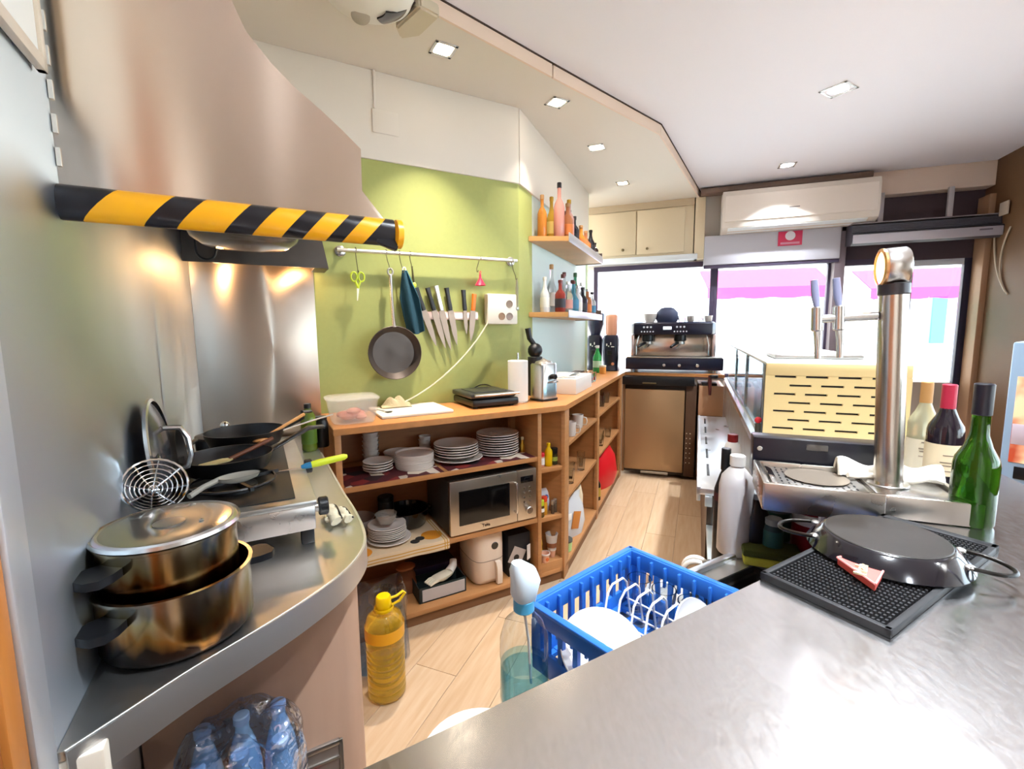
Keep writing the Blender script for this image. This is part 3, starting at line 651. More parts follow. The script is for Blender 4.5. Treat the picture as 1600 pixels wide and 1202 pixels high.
# ---------------------------------------------------------------- plates and cups
def plate_prof(r, h=.018): return [(r*.55, 0), (r*.62, .002), (r*.72, h*.35), (r, h), (r*.985, h+.003), (r*.70, h*.35+.004), (0, .005)]
def bowl_prof(r, h): return [(r*.5, 0), (r*.60, .002), (r*.88, h*.55), (r, h), (r*.97, h+.001), (r*.84, h*.55), (r*.5, .006), (0, .005)]
PL = {}
def stack(n, step, prof, base, name, cat, what, where, group, key, seg=36, jit=.002, m=porcelain, sx=1, sy=1):
    if key not in PL: PL[key] = MB().lathe(prof, n=seg, sx=sx, sy=sy).mesh(name, m)
    for i in range(n):
        k = n-1-i
        lab = '%s %s %s' % ((('top' if k == 0 else ('bottom' if i == 0 else ORD[k]+' from top')), what, where))
        p = base + Vector((random.uniform(-jit, jit), random.uniform(-jit, jit), i*step))
        link(name, PL[key], None, p, random.random()*6 if sx == sy else AA, lab, cat, group)
MS = .7145
# printed place mats on the middle shelf
matm = bpy.data.materials.new('printed_placemat'); matm.use_nodes = True
N = matm.node_tree.nodes; L = matm.node_tree.links; b_ = N['Principled BSDF']; b_.inputs['Roughness'].default_value = .6
tc = N.new('ShaderNodeTexCoord'); vo = N.new('ShaderNodeTexVoronoi'); vo.inputs['Scale'].default_value = 16; rp = N.new('ShaderNodeValToRGB'); rp.color_ramp.interpolation = 'CONSTANT'
L.new(tc.outputs['Object'], vo.inputs['Vector']); sp = N.new('ShaderNodeSeparateColor'); L.new(vo.outputs['Color'], sp.inputs[0]); L.new(sp.outputs[0], rp.inputs[0]); L.new(rp.outputs[0], b_.inputs['Base Color'])
el = rp.color_ramp.elements; el[0].color = (*rgb('#5a2026'), 1); el[1].position = .42; el[1].color = (*rgb('#d9c9b8'), 1)
for p_, c_ in ((.58, '#2a1c22'), (.72, '#8a2f2c'), (.88, '#efe2d0')):
    q = el.new(p_); q.color = (*rgb(c_), 1)
for i, (a, b, lb) in enumerate(((.035, .47, 'dark red printed placemat under the small plates, left half of the middle shelf'), (.49, .965, 'dark red printed placemat under the dinner plates, right half of the middle shelf'))):
    MB().box(a-.25-.24*i*2, b-.25-.24*i*2, .004, .30, 0, .0015).obj('placemat', matm, None, A(.25+.24*i*2, 0, MS), AA, lb, 'placemat', 'placemats on the middle shelf')
MS += .0018
stack(6, .022, [(.024, 0), (.028, .004), (.038, .045), (.041, .050), (.039, .050), (.034, .044), (.024, .006), (0, .005)], A(.205, .31, MS), 'cup', 'cup', 'white cup', 'of the tall left cup stack on the middle shelf', 'tall stack of white cups', 'cup')
stack(4, .020, [(.020, 0), (.024, .003), (.030, .040), (.032, .044), (.030, .044), (.026, .038), (.020, .005), (0, .004)], A(.485, .33, MS), 'small_cup', 'cup', 'small white cup', 'of the cup stack behind the round dishes', 'short stack of small cups', 'scup')
stack(4, .012, plate_prof(.068, .016), A(.205, .165, MS), 'saucer', 'plate', 'small plate', 'of the low stack in front of the cups', 'small plates on the middle shelf', 'saucer')
stack(8, .0085, [(.080, 0), (.090, .002), (.093, .012), (.091, .013), (.086, .004), (0, .003)], A(.375, .155, MS), 'side_plate', 'plate', 'straight sided dish', 'of the round drum shaped stack', 'straight sided dishes on the middle shelf', 'side')
bt = MB().lathe(bowl_prof(.075, .05), n=30).obj('bowl', porcelain, None, A(.335, .29, MS), 0, 'white bowl half hidden behind the drum shaped stack of dishes', 'bowl')
stack(1, .01, plate_prof(.128, .016), A(.60, .165, MS), 'serving_plate', 'plate', 'wide plate', 'lying under the middle stack of dinner plates', 'plates in the middle stack', 'wide')
stack(5, .0125, plate_prof(.112, .022), A(.598, .17, MS+.014), 'dinner_plate', 'plate', 'dinner plate', 'of the middle stack, right of the drum shaped dishes', 'plates in the middle stack', 'dinner')
stack(9, .0125, [(.06, 0), (.068, .002), (.085, .004), (.113, .011), (.111, .0135), (.084, .0075), (0, .004)], A(.835, .175, MS), 'flat_plate', 'plate', 'flat plate', 'of the tallest stack, right end of middle shelf', 'plates in the right stack', 'flat')
bottle('drinking_glass', 'small clear glass standing behind the two dinner plate stacks', 'glass', A(.705, .30, MS), [(.022, 0), (.026, .003), (.032, .075), (.030, .075), (.024, .006), (0, .005)], clear_glass)
gold = mat('gold_foil', '#c59a3a', .3, .8)
bottle('gold_bottle', 'little golden bottle at the right end of the middle shelf, beside the plates', 'bottle', A(.955, .12, MS), [(.012, 0), (.014, .003), (.014, .04), (.007, .055), (.007, .07)], gold, mat('gold_cap', '#e8d9b0', .4), (.008, .066, .082))

# ---------------------------------------------------------------- microwave
mw = thing('microwave', 'stainless steel microwave oven on the shelf under the dinner plates', 'microwave', A(.492, 0, .385), AA)
ms = mat('microwave_steel', (.56, .50, .43), .33, 1, rvar=.06, nscale=6)
MB().box(0, .476, .02, .34, .008, .272, .004).obj('casing', mat('dark_casing', '#2c2b2c', .5), mw)
MB().box(.0, .362, .0, .022, .008, .274, .004).obj('door', ms, mw)
MB().box(.045, .318, -.003, .002, .052, .222, .002).obj('door_window', mat('microwave_window', '#0b0a0b', .12), mw)
MB().box(.364, .476, .0, .022, .008, .274, .004).obj('control_panel', ms, mw)
MB().box(.382, .456, -.002, .002, .206, .240, .001).obj('display', black_gloss, mw)
hd = MB(); hd.tube([(.345, .0, .068), (.345, -.026, .068), (.345, -.030, .08), (.345, -.030, .205), (.345, -.026, .217), (.345, 0, .217)], .006, 10); hd.obj('door_handle', steel, mw)
MB().at((.425, 0, .062), rx=pi/2).cyl(.019, 0, .022, n=24, bev=.003).obj('dial_knob', steel, mw)
bm_ = MB()
for i in range(2):
    for j in range(4): bm_.at((.402+.034*i, 0, .105+j*.024), rx=pi/2).cyl(.006, 0, .003, n=10)
bm_.obj('button', steel, mw)
word('Teka', .022, mat('dark_print', '#3a221c', .5), mw, (.185, -.0015, .030), (pi/2, 0, 0))
for s_ in (.03, .44): MB().cyl(.012, 0, .010, (s_, .06), 12).obj('foot', black, mw)

# ---------------------------------------------------------------- lower left shelf
LS = .3845
towm = bpy.data.materials.new('orange_printed_cloth'); towm.use_nodes = True
N = towm.node_tree.nodes; L = towm.node_tree.links; b_ = N['Principled BSDF']; b_.inputs['Roughness'].default_value = .85
tc = N.new('ShaderNodeTexCoord'); mp = N.new('ShaderNodeMapping'); mp.inputs['Location'].default_value = (.02, .06, 0); L.new(tc.outputs['Object'], mp.inputs[0])
def layer(prev, fac, col):
    mx = N.new('ShaderNodeMix'); mx.data_type = 'RGBA'; L.new(fac, mx.inputs['Factor'])
    if prev is None: mx.inputs['A'].default_value = (*rgb('#d8bf9c'), 1)
    else: L.new(prev, mx.inputs['A'])
    mx.inputs['B'].default_value = (*rgb(col), 1); return mx.outputs['Result']
def mth(op, a, b=None):
    q = N.new('ShaderNodeMath'); q.operation = op
    for i, x in enumerate((a, b)):
        if x is None: continue
        if isinstance(x, (int, float)): q.inputs[i].default_value = x
        else: L.new(x, q.inputs[i])
    return q.outputs[0]
sxyz = N.new('ShaderNodeSeparateXYZ'); L.new(tc.outputs['Object'], sxyz.inputs[0])
prev = None
def dotm(cx_, cy_, r_):
    return mth('LESS_THAN', mth('ADD', mth('MULTIPLY', mth('SUBTRACT', sxyz.outputs[0], cx_), mth('SUBTRACT', sxyz.outputs[0], cx_)), mth('MULTIPLY', mth('SUBTRACT', sxyz.outputs[1], cy_), mth('SUBTRACT', sxyz.outputs[1], cy_))), r_*r_)
prev = layer(prev, dotm(.425, .085, .05), '#d98a1e'); prev = layer(prev, dotm(.335, .055, .022), '#23201e'); prev = layer(prev, dotm(.365, .075, .022), '#23201e')
prev = layer(prev, dotm(.09, .06, .05), '#d98a1e')
for x_ in (.462, .474): prev = layer(prev, mth('LESS_THAN', mth('ABSOLUTE', mth('SUBTRACT', sxyz.outputs[0], x_)), .0022), '#c08a2a')
for z_ in (-.012, -.026): prev = layer(prev, mth('LESS_THAN', mth('ABSOLUTE', mth('SUBTRACT', sxyz.outputs[2], z_)), .0022), '#c08a2a')
L.new(prev, b_.inputs['Base Color'])
def cl(u, v):
    x = .03+.455*u; L_ = .30*v
    if L_ < .26: return (x, .264-L_, .0015)
    d = L_-.26
    return (x, .004-min(d, .006)-.002*sin(u*17), .0015-max(0, d-.004)-.010*u*min(1, d*20))
MB().grid(cl, 30, 24, .0015).obj('tablecloth', towm, None, A(0, 0, LS), AA, 'orange and white printed cloth hanging over the low shelf edge beside the microwave', 'cloth')
LS += .003
stack(1, .01, plate_prof(.102, .014), A(.235, .135, LS), 'serving_plate', 'plate', 'wide plate', 'under the stack with the glass bowl', 'plates on the low shelf', 'wide2')
stack(7, .0085, plate_prof(.088, .016), A(.23, .14, LS+.012), 'dessert_plate', 'plate', 'dessert plate', 'of the stack carrying the small glass bowl', 'plates on the low shelf', 'dess')
fog = mat('foggy_glass', (.78, .74, .68), .08, trans=.75)
MB().lathe(bowl_prof(.050, .048), n=30).obj('glass_bowl', fog, None, A(.225, .135, LS+.083), 0, 'small glass bowl sitting on top of the dessert plates, low shelf', 'bowl')
MB().lathe(bowl_prof(.085, .085), n=32).obj('mixing_bowl', mat('milky_glass', (.62, .55, .52), .15, trans=.3), None, A(.115, .27, LS), 0, 'large milky glass bowl at the left end of the low shelf', 'bowl')
bottle('dark_jar', 'black jar standing behind the dessert plates on the low shelf', 'jar', A(.27, .33, LS), [(.035, 0), (.04, .005), (.04, .11), (.036, .12)], black, black, (.040, .12, .145))
t = thing('casserole', 'large black enamel casserole pot between the dessert plates and the microwave', 'pot', A(.358, .27, LS), AA)
MB().lathe([(.085, 0), (.095, .008), (.112, .08), (.114, .086), (.108, .086), (.09, .01), (0, .006)], n=36).obj('pot_body', black_gloss, t)
for a in (0, pi): MB().at(rz=a).tube([(.108, -.03, .070), (.125, -.022, .074), (.128, 0, .075), (.125, .022, .074), (.108, .03, .070)], .005, 8).obj('handle', black_gloss, t)
gr = thing('box_grater', 'steel box grater at the left edge of the low shelf beside the counter', 'grater', A(.075, .055, LS), AA)
MB().loft([[(-.028, -.022, 0), (.028, -.022, 0), (.028, .022, 0), (-.028, .022, 0)], [(-.02, -.014, .10), (.02, -.014, .10), (.02, .014, .10), (-.02, .014, .10)]]).obj('grater_body', steel, gr)
hl = MB()
for i in range(3):
    for j in range(4): hl.at((-.013+.013*i+(.004 if j % 2 else 0), -.0215+.0018*j, .018+.02*j), rx=pi/2).cyl(.0035, 0, .003, n=8)
hl.obj('hole', black, gr)

# ---------------------------------------------------------------- bottom shelf
BS0 = .0725
t = thing('air_fryer', 'white air fryer with a round black dial on the bottom shelf', 'air fryer', A(.72, .165, BS0), AA)
rr = lambda w_, d_, z, k: [(x*w_, y*d_, z) for x, y in [(cos(a), sin(a)) for a in [2*pi*i/28 for i in range(28)]] for _ in [0]]
def sq(w_, d_, z, p=4.0):
    out = []
    for i in range(32):
        a = 2*pi*i/32; c, s_ = cos(a), sin(a); k = (abs(c)**p+abs(s_)**p)**(-1/p); out.append((w_*k*c, d_*k*s_, z))
    return out
cream_pl = mat('cream_plastic', '#e6d3bf', .4)
MB().loft([sq(.072, .10, 0), sq(.082, .115, .006), sq(.088, .128, .03), sq(.088, .13, .20), sq(.086, .128, .268), sq(.075, .11, .278)]).obj('fryer_body', cream_pl, t)
MB().loft([sq(.0885, .1305, .128), sq(.0885, .1305, .131)]).obj('drawer_seam', mat('seam_shadow', '#8f8072', .6), t)
MB().at((.02, -.128, .205), rx=pi/2).cyl(.019, 0, .006, n=28, bev=.002).obj('dial', black_gloss, t)
MB().loft([[(x*.014+ox, y, z) for x, y in ((-1, oy), (1, oy), (1, -.13), (-1, -.13))] for ox, oy, z in ((.03, -.150, .125), (.033, -.160, .10), (.036, -.156, .05), (.038, -.150, .005))]).obj('drawer_handle', cream_pl, t)
t = thing('open_box', 'open dark box with a pale front label holding white gloves', 'box', A(.465, .10, BS0), AA)
b = MB()
for a in ((-.12, .12, -.05, -.046, 0, .075), (-.12, .12, .076, .08, 0, .075), (-.12, -.116, -.05, .08, 0, .075), (.116, .12, -.05, .08, 0, .075), (-.12, .12, -.05, .08, 0, .004)): b.box(*a)
b.obj('box_body', mat('dark_green_card', '#1d2a2a', .6), t)
MB().box(-.105, .112, -.0525, -.050, .008, .066).obj('front_label', mat('pale_label', '#b7afab', .6), t)
t = thing('purple_box', 'dark purple carton lying behind the gloves on the bottom shelf', 'box', A(.46, .25, BS0), AA)
MB().box(-.11, .13, -.06, .06, 0, .10, .002).obj('carton', mat('dark_purple_card', '#241a3a', .5), t)
MB().box(-.05, .01, -.062, -.0601, .04, .055).obj('printed_stripe', mat('lilac_print', '#8a86a8', .6), t)
t = thing('work_glove', 'off white rubber gloves lying in the open dark box', 'glove', A(.475, .09, BS0+.074), AA+.35)
MB().loft([sq(.02, .022, 0), sq(.05, .03, .012), sq(.055, .03, .022), sq(.03, .015, .032)]).obj('palm', mat('offwhite_rubber', '#d8ccb4', .5), t)
for k in range(4): MB().tube([(-.03, -.018+.012*k, .015), (-.065, -.022+.014*k, .018), (-.09, -.02+.014*k, .010)], [.008, .0075, .005], 8).obj('finger', mat('offwhite_rubber', '#d8ccb4', .5), t)
MB().tube([(.045, 0, .018), (.085, .015, .03), (.10, .03, .05)], [.022, .02, .018], 10).obj('cuff', mat('white_rubber', '#e8e2d8', .5), t)
t = thing('bread_bag', 'brown paper bag of bread rolls at the left of the bottom shelf', 'bag', A(.325, .20, BS0), AA)
MB().loft([sq(.045, .04, 0, 3), sq(.05, .045, .04, 3), sq(.045, .035, .09, 2.5), sq(.03, .012, .12, 2)]).obj('bag', mat('brown_paper', '#7a4a2c', .7), t)
MB().ball(.045, (0, 0, .125), 14, 1.1, .8, .4).obj('bread_roll', mat('bread_crust', '#9a5a30', .6), t)
t = thing('gift_box', 'black carton with a white picture panel beside the air fryer', 'box', A(.895, .155, BS0), AA)
MB().box(-.066, .066, -.10, .11, 0, .225, .002).obj('carton', mat('black_card', '#1a1a1e', .5), t)
MB().at((-.015, -.1012, .105), ry=.5).box(-.04, .04, -.0006, .0006, -.045, .045).obj('picture_panel', mat('grey_print', '#b4a69c', .6), t)
MB().at((-.02, -.103, .10), rx=pi/2).cyl(.016, 0, .001, n=16).obj('printed_dot', black, t)
MB().at((.062, -.11, .13), rz=.5).prism([(0, 0), (.0, .004), (-.03, .004), (-.03, 0)], -.05, .03).obj('open_flap', mat('white_card', '#e8e2da', .6), t)
t = thing('paper_parcel', 'crumpled beige paper parcel on the bottom shelf by the corner column', 'parcel', A(.945, .02, BS0), AA)
MB().ball(.022, (0, .02, .022), 10, 1.2, .9, 1.0).obj('wrapping', mat('beige_paper', '#b89878', .7), t)

# ---------------------------------------------------------------- narrow corner column
z1_, z2_, z3_ = .6425, .3745, .1225
bottle('lemon_bottle', 'bright yellow plastic bottle on the top shelf of the corner column', 'bottle', A(1.072, .045, z1_), [(.019, 0), (.021, .004), (.021, .075), (.019, .085), (.009, .10), (.009, .112)], yellow_pl, yellow_pl, (.011, .108, .124))
bottle('red_lid_jar', 'small spice jar with a red lid left of the yellow bottle', 'jar', A(1.032, .05, z1_), [(.014, 0), (.016, .003), (.016, .055)], mat('pink_spice', '#d8a08a', .4), red_pl, (.017, .055, .075), paper, (.012, .048))
bottle('black_lid_jar', 'jar with a black lid right of the yellow bottle', 'jar', A(1.112, .05, z1_), [(.015, 0), (.018, .003), (.018, .062)], mat('olive_jar', '#3c3a22', .2), black, (.019, .062, .092), mat('lime_label', '#a3b04a', .5), (.022, .044))
bottle('dark_shaker', 'dark shaker with a black top behind the yellow bottle', 'jar', A(1.04, .13, z1_), [(.016, 0), (.018, .003), (.018, .07)], mat('dark_glass', '#201c18', .2), black, (.019, .07, .10))
bottle('mustard_bottle', 'squat green topped sauce bottle on the second shelf of the corner column', 'bottle', A(1.016, .03, z2_), [(.015, 0), (.017, .003), (.017, .055), (.012, .065)], mat('mustard_brown', '#5c4416', .4), mat('lime_cap', '#b4c22a', .4), (.016, .062, .092), paper, (.03, .05))
bottle('ketchup_bottle', 'yellow sauce bottle with a red orange cap on the second shelf of the corner column', 'bottle', A(1.048, .05, z2_), [(.016, 0), (.018, .003), (.018, .06), (.012, .075)], mat('sauce_orange', '#d99a2a', .4), mat('orange_cap', '#d8432a', .4), (.017, .072, .10))
t = thing('sugar_packet', 'white and blue foil packet standing behind the sauce bottles', 'packet', A(1.082, .10, z2_), AA)
MB().loft([sq(.03, .014, 0, 3), sq(.034, .018, .05, 3), sq(.032, .012, .10, 3), sq(.034, .002, .125, 3)]).obj('packet', mat('silver_foil', '#cfd2da', .3), t)
MB().at((0, -.0185, .08), rx=pi/2).cyl(.014, 0, .001, n=16).obj('printed_spot', mat('blue_print', '#4a6fb0', .5), t)
for k in range(2):
    bottle('pepper_grinder', 'small glass spice grinder, %s, second shelf of corner column' % ('left one' if k == 0 else 'right one at the post'), 'spice grinder', A(1.093+.024*k, .035+.012*k, z2_), [(.009, 0), (.010, .003), (.010, .04), (.008, .05)], mat('pepper_glass', '#5a4a3c', .15), steel_dull, (.010, .05, .075), group='spice grinders')
bottle('corn_bottle', 'yellow bumpy squeeze bottle on the bottom shelf of the corner column', 'bottle', A(1.026, .07, z3_), [(.014, 0), (.018, .01), (.017, .03), (.019, .045), (.017, .06), (.019, .08), (.017, .10), (.012, .12)], yellow_pl, mat('orange_tip', '#d9862a', .4), (.010, .118, .14))
for k, (s_, d_, h_, r_, lb) in enumerate(((1.033, .0, .048, .026, 'short paper cup with a printed face on the bottom shelf of the corner column'), (1.098, .03, .045, .022, 'small pink tub under the clear plastic cup'))):
    t = thing('snack_tub', lb, 'tub', A(s_, d_+.02, z3_), AA)
    MB().lathe([(r_*.75, 0), (r_*.78, .003), (r_, h_), (r_*.94, h_), (r_*.7, .004), (0, .004)], n=24).obj('tub_body', mat('peach_cup', '#d8a488', .5), t)
    MB().lathe([(r_*1.0, h_-.006), (r_*1.08, h_-.004), (r_*1.08, h_+.003), (r_*.98, h_+.003)], n=24, cap0=False, cap1=False).obj('tub_rim', mat('pale_rim', '#d9cfc6', .4), t)
    if k == 0: MB().at((0, -r_*.86, h_*.45), rx=pi/2).cyl(.010, 0, .0025, n=14).obj('printed_face', mat('orange_print', '#c8622a', .5), t)
t = thing('plastic_cup', 'tall clear plastic cup with printing stacked in the corner column', 'cup', A(1.096, .05, z3_+.0455), AA)
MB().lathe([(.022, 0), (.024, .003), (.034, .085), (.036, .087), (.033, .087), (.022, .005), (0, .004)], n=28).obj('cup_body', frost_mat('frosted_cup', (.85, .82, .80), .40), t)
MB().lathe([(.0262, .012), (.0295, .040)], n=14, cap0=False, cap1=False).obj('printed_band', mat('brown_print', '#8a5236', .5), t)

# ---------------------------------------------------------------- aisle bays
def bz(z): return z+.0005
for k, (s_, d_, tl) in enumerate(((.26, .040, .25), (.50, .055, -.2))):
    t = thing('white_mug', 'white mug %s on the upper shelf of the aisle unit' % ('nearest the corner post' if k == 0 else 'further from the corner post'), 'mug', B(s_, d_, bz(.745)), AB, 'white mugs')
    MB().lathe([(.028, 0), (.032, .003), (.036, .085), (.033, .085), (.029, .006), (0, .005)], n=24).obj('mug_body', porcelain, t)
    MB().at((0, -.034, .045), rz=-pi/2).tube([(0, 0, .025), (.02, 0, .022), (.026, 0, 0), (.02, 0, -.022), (0, 0, -.025)], .004, 8).obj('handle', porcelain, t)
tray_m = mat('lilac_mat', '#8f8fae', .5)
MB().box(0, .60, -.12, .14, 0, .003, .001).obj('shelf_mat', tray_m, None, B(.06, .15, .745), AB, 'bluish plastic mat lining the upper shelf of the aisle unit', 'mat') if 0 else None
glass_src = None
def tumbler(lab, loc, grp, r=.028, h=.085):
    global glass_src
    if glass_src is None: glass_src = MB().lathe([(r*.75, 0), (r*.8, .003), (r, h), (r*.93, h), (r*.72, .008), (0, .007)], n=18).mesh('tumbler', clear_glass)
    return link('tumbler', glass_src, None, loc, 0, lab, 'glass', grp)
pos = ['closest to the corner post', 'second from the corner post', 'third from the corner post', 'fourth from the corner post']
for k in range(4): tumbler('clear tumbler %s on the middle shelf of the first aisle bay' % pos[k], B(.30+.14*k, .050+.035*(k % 2), bz(.445)), 'tumblers on the middle aisle shelf')
for k in range(3): tumbler('clear tumbler in the far aisle bay, %s on the middle shelf' % ['nearest', 'second', 'third'][k], B(1.22+.16*k, .05+.03*(k % 2), bz(.457)), 'tumblers in the far aisle bay')
for k in range(2): tumbler('clear tumbler in the far aisle bay, %s on the upper shelf' % ['nearest', 'second'][k], B(1.30+.2*k, .06, bz(.757)), 'tumblers in the far aisle bay')
bottle('milk_jug', 'ivory plastic bottle lying deep in the first aisle bay, bottom shelf', 'bottle', B(.66, .115, bz(.07)), [(.055, 0), (.06, .01), (.06, .17), (.045, .24), (.02, .28), (.02, .30)], mat('ivory_plastic', '#dfcfae', .4), mat('ivory_cap', '#cfc0a0', .4), (.022, .295, .32))
t = thing('food_bag', 'clear plastic food bag with an orange label on the bottom shelf of the aisle unit', 'bag', B(.40, .085, bz(.07)), AB-.45)
MB().loft([sq(.11, .045, 0, 3), sq(.13, .06, .08, 3), sq(.12, .05, .18, 2.6), sq(.10, .02, .23, 2.4), sq(.11, .006, .27, 2.2)]).obj('bag', frost_mat('milky_film', (.78, .81, .84), .30, .2), t)
MB().at((.0, -.062, .11), ry=.25).box(-.035, .035, -.002, .002, -.05, .06, .002).obj('orange_label', mat('orange_label', '#c47a34', .5), t)
MB().at((-.07, -.060, .15)).box(-.03, .03, -.002, .002, -.02, .02, .001).obj('white_label', paper, t)
t = thing('green_tub', 'pale green plastic tub with a dark lid beside the food bag', 'tub', B(.19, .050, bz(.07)), AB)
MB().lathe([(.035, 0), (.04, .004), (.044, .06)], n=24).obj('tub_body', mat('pale_green_pl', '#a9cf8a', .45), t)
MB().lathe([(.046, .06), (.046, .07), (0, .072)], n=24).obj('lid', mat('dark_lid_pl', '#4a4a44', .4), t)
t = thing('red_bag', 'bright red carrier bag on the bottom shelf of the far aisle bay', 'bag', B(1.42, .085, bz(.07)), AB-.3)
MB().loft([sq(.16, .08, 0, 3), sq(.19, .10, .10, 3), sq(.18, .08, .24, 2.6), sq(.15, .03, .31, 2.2)]).obj('bag', mat('red_film', '#d01822', .35), t)
bottle('yellow_tin', 'dark bottle with a yellow label beside the red bag', 'bottle', B(1.07, .045, bz(.07)), [(.03, 0), (.032, .004), (.032, .12), (.014, .16), (.014, .19)], mat('dark_glass', '#201c18', .2), black, (.016, .185, .21), mat('gold_label', '#b8963a', .5), (.03, .10))

# ================================================================== ON THE WORKTOP
WT = HT+.0005
t = thing('food_container', 'frosted plastic food container with meat inside on the left end of the worktop', 'container', A(.098, .135, WT), AA)
fr_ = frost_mat('frosted_plastic', (.90, .87, .84), .80, .3)
MB().loft([sq(.085, .075, 0, 5), sq(.09, .08, .008, 5), sq(.104, .092, .095, 5), sq(.109, .097, .100, 5), sq(.109, .097, .104, 5), sq(.101, .089, .104, 5), sq(.087, .077, .010, 5), sq(.082, .072, .004, 5)]).obj('tub', fr_, t)
MB().loft([sq(.110, .098, .1045, 5), sq(.112, .100, .108, 5), sq(.104, .092, .114, 5), sq(.06, .05, .113, 5)]).obj('lid', fr_, t)
meat = mat('raw_meat', '#c86a50', .4, noise=.2, nscale=30, color2='#e0a088')
for k, (x, y, z, r) in enumerate(((-.02, -.02, .03, .03), (.02, .01, .03, .028), (-.03, .03, .028, .026), (.0, -.03, .05, .024), (.03, -.03, .022, .02))): MB().ball(r, (x, y, z), 12, 1.3, 1.0, .65).obj('meat_piece', meat, t)
t = thing('cutting_board', 'white plastic cutting board in front of the green wall', 'cutting board', A(.39, .245, WT), AA)
MB().box(-.172, .172, -.145, .15, 0, .014, .004).obj('board', mat('white_board', '#f0e8d8', .45), t)
t = thing('kitchen_towel', 'crumpled beige kitchen towel at the back of the cutting board', 'towel', A(.335, .335, WT+.0145), AA)
MB().grid(lambda u, v: (-.07+.15*u, -.04+.07*v, .004+.046*sin(pi*u)*sin(pi*v)+.012*sin(u*17+v*6)*sin(pi*v)), 24, 12, .003).obj('fabric', mat('beige_terry', '#b5a684', .95, bump=.3, nscale=150), t)
t = thing('tablespoon', 'steel spoon lying on the left corner of the cutting board', 'spoon', A(.27, .19, WT+.0150), AA-.7)
MB().lathe([(.014, .004), (.010, .001), (0, 0), (0, .001), (.010, .002), (.014, .005)], n=18, cap0=False, cap1=False, sx=1.5).obj('spoon_bowl', steel_dull, t)
MB().tube([(-.018, 0, .004), (-.05, 0, .010), (-.11, 0, .006)], .0025, 6).obj('handle', steel_dull, t)
t = thing('contact_grill', 'black contact grill with a steel handle bar on the worktop', 'grill', A(.81, .275, WT), AA)
MB().box(-.135, .13, -.15, .12, .008, .045, .010).obj('lower_plate', black, t)
MB().box(-.14, .12, -.14, .125, .048, .075, .010).obj('upper_plate', mat('dark_grill_top', '#2a2a2c', .3), t)
MB().box(-.125, .135, -.155, -.135, .060, .074, .005).obj('handle_bar', steel, t)
MB().box(-.10, .09, -.10, .09, .075, .078, .001).obj('top_inlay', mat('grill_inlay', '#46464a', .25, .6), t)
for x in (-.11, .10): MB().cyl(.012, 0, .010, (x, -.12), 12).obj('foot', rubber, t)
MB().tube(bez((-.02, .12, .06), (.05, .16, .10), (.10, .15, .09), (.13, .12, .05)), .003, 6).obj('power_cord', black, t)
MB().box(-.17, .15, -.165, .10, 0, .004, .001).obj('serving_board', mat('pinkish_board', '#c79a7c', .5), None, A(.815, .275, WT), AA, 'thin tan board under the contact grill', 'board') if 0 else None
t = thing('paper_roll', 'white kitchen paper roll standing upright between the grill and the steel juicer', 'paper roll', A(.985, .215, WT), AA)
MB().cyl(.055, .008, .230, n=36, bev=.003).obj('roll', paper, t)
MB().cyl(.057, 0, .008, n=36, bev=.002).obj('holder_base', steel, t)
MB().cyl(.006, .22, .272, n=10, bev=.002).obj('holder_rod', steel, t)
t = thing('citrus_juicer', 'upright brushed steel juicer with a black spout beside the paper roll', 'juicer', B(.145, .165, WT), AA+.25)
MB().loft([sq(.062, .055, .012, 6), sq(.062, .055, .20, 6), sq(.056, .05, .208, 6)]).obj('casing', steel, t)
MB().loft([sq(.066, .060, 0, 6), sq(.066, .060, .012, 6)]).obj('base', black, t)
MB().at((.01, -.055, .135), rx=pi/2).cyl(.015, 0, .028, n=18, bev=.003).obj('spout', black, t)
MB().at((.01, -.056, .108)).box(-.02, .02, -.028, 0, -.006, .004, .003).obj('spout_tray', steel, t)
MB().at((0, 0, .208)).lathe([(.05, 0), (.045, .010), (.02, .018), (0, .03)], n=24).obj('squeezer_cone', steel_dull, t)
t = thing('hand_blender', 'black hand blender standing with its round head up behind the steel juicer', 'blender', B(.30, .27, WT), AB)
MB().cyl(.045, 0, .235, n=24, bev=.004).obj('motor_jug', mat('dark_jug', '#232325', .3), t)
MB().ball(.045, (0, 0, .272), 18).obj('head', black, t)
MB().tube([(0, .0, .30), (-.012, .03, .345), (-.016, .04, .405)], [.014, .016, .018], 12).obj('grip', black, t)
t = thing('carton_box', 'white cardboard carton with papers on top on the aisle worktop', 'box', B(.615, .155, WT), AB)
MB().box(-.22, .22, -.115, .11, 0, .095, .003).obj('carton', mat('white_carton', '#e4dcd2', .6), t)
MB().at(rz=.15).box(-.17, .15, -.07, .09, .096, .101, .002).obj('paper_stack', paper, t)
MB().at((-.05, .0, .101), rz=-.2).grid(lambda u, v: (-.10+.2*u, -.07+.12*v, .004+.016*sin(pi*u)), 10, 2, .001).obj('loose_sheet', paper, t)
shot = MB().lathe([(.019, 0), (.021, .004), (.026, .075), (.024, .075), (.018, .012), (0, .010)], n=16).mesh('shot_glass', clear_glass)
shot_l = MB().lathe([(.0165, .0125), (.0195, .038), (0, .038)], n=14).mesh('drink', mat('red_drink', '#a8302c', .2))
for k in range(6):
    t = thing('shot_glass', 'small glass of red drink beyond the white carton, %s row, %s' % ('front' if k < 3 else 'back', ['nearest', 'middle one', 'furthest'][k % 3]), 'glass', B(.96+.10*(k % 3)+.04*(k//3), .10+.08*(k//3), WT), AB, 'small glasses on the aisle worktop')
    link('glass_body', shot, t); link('drink', shot_l, t)
t = thing('serving_tray', 'dark wooden tray against the mint wall behind the small glasses', 'tray', B(1.30, .29, WT), AB)
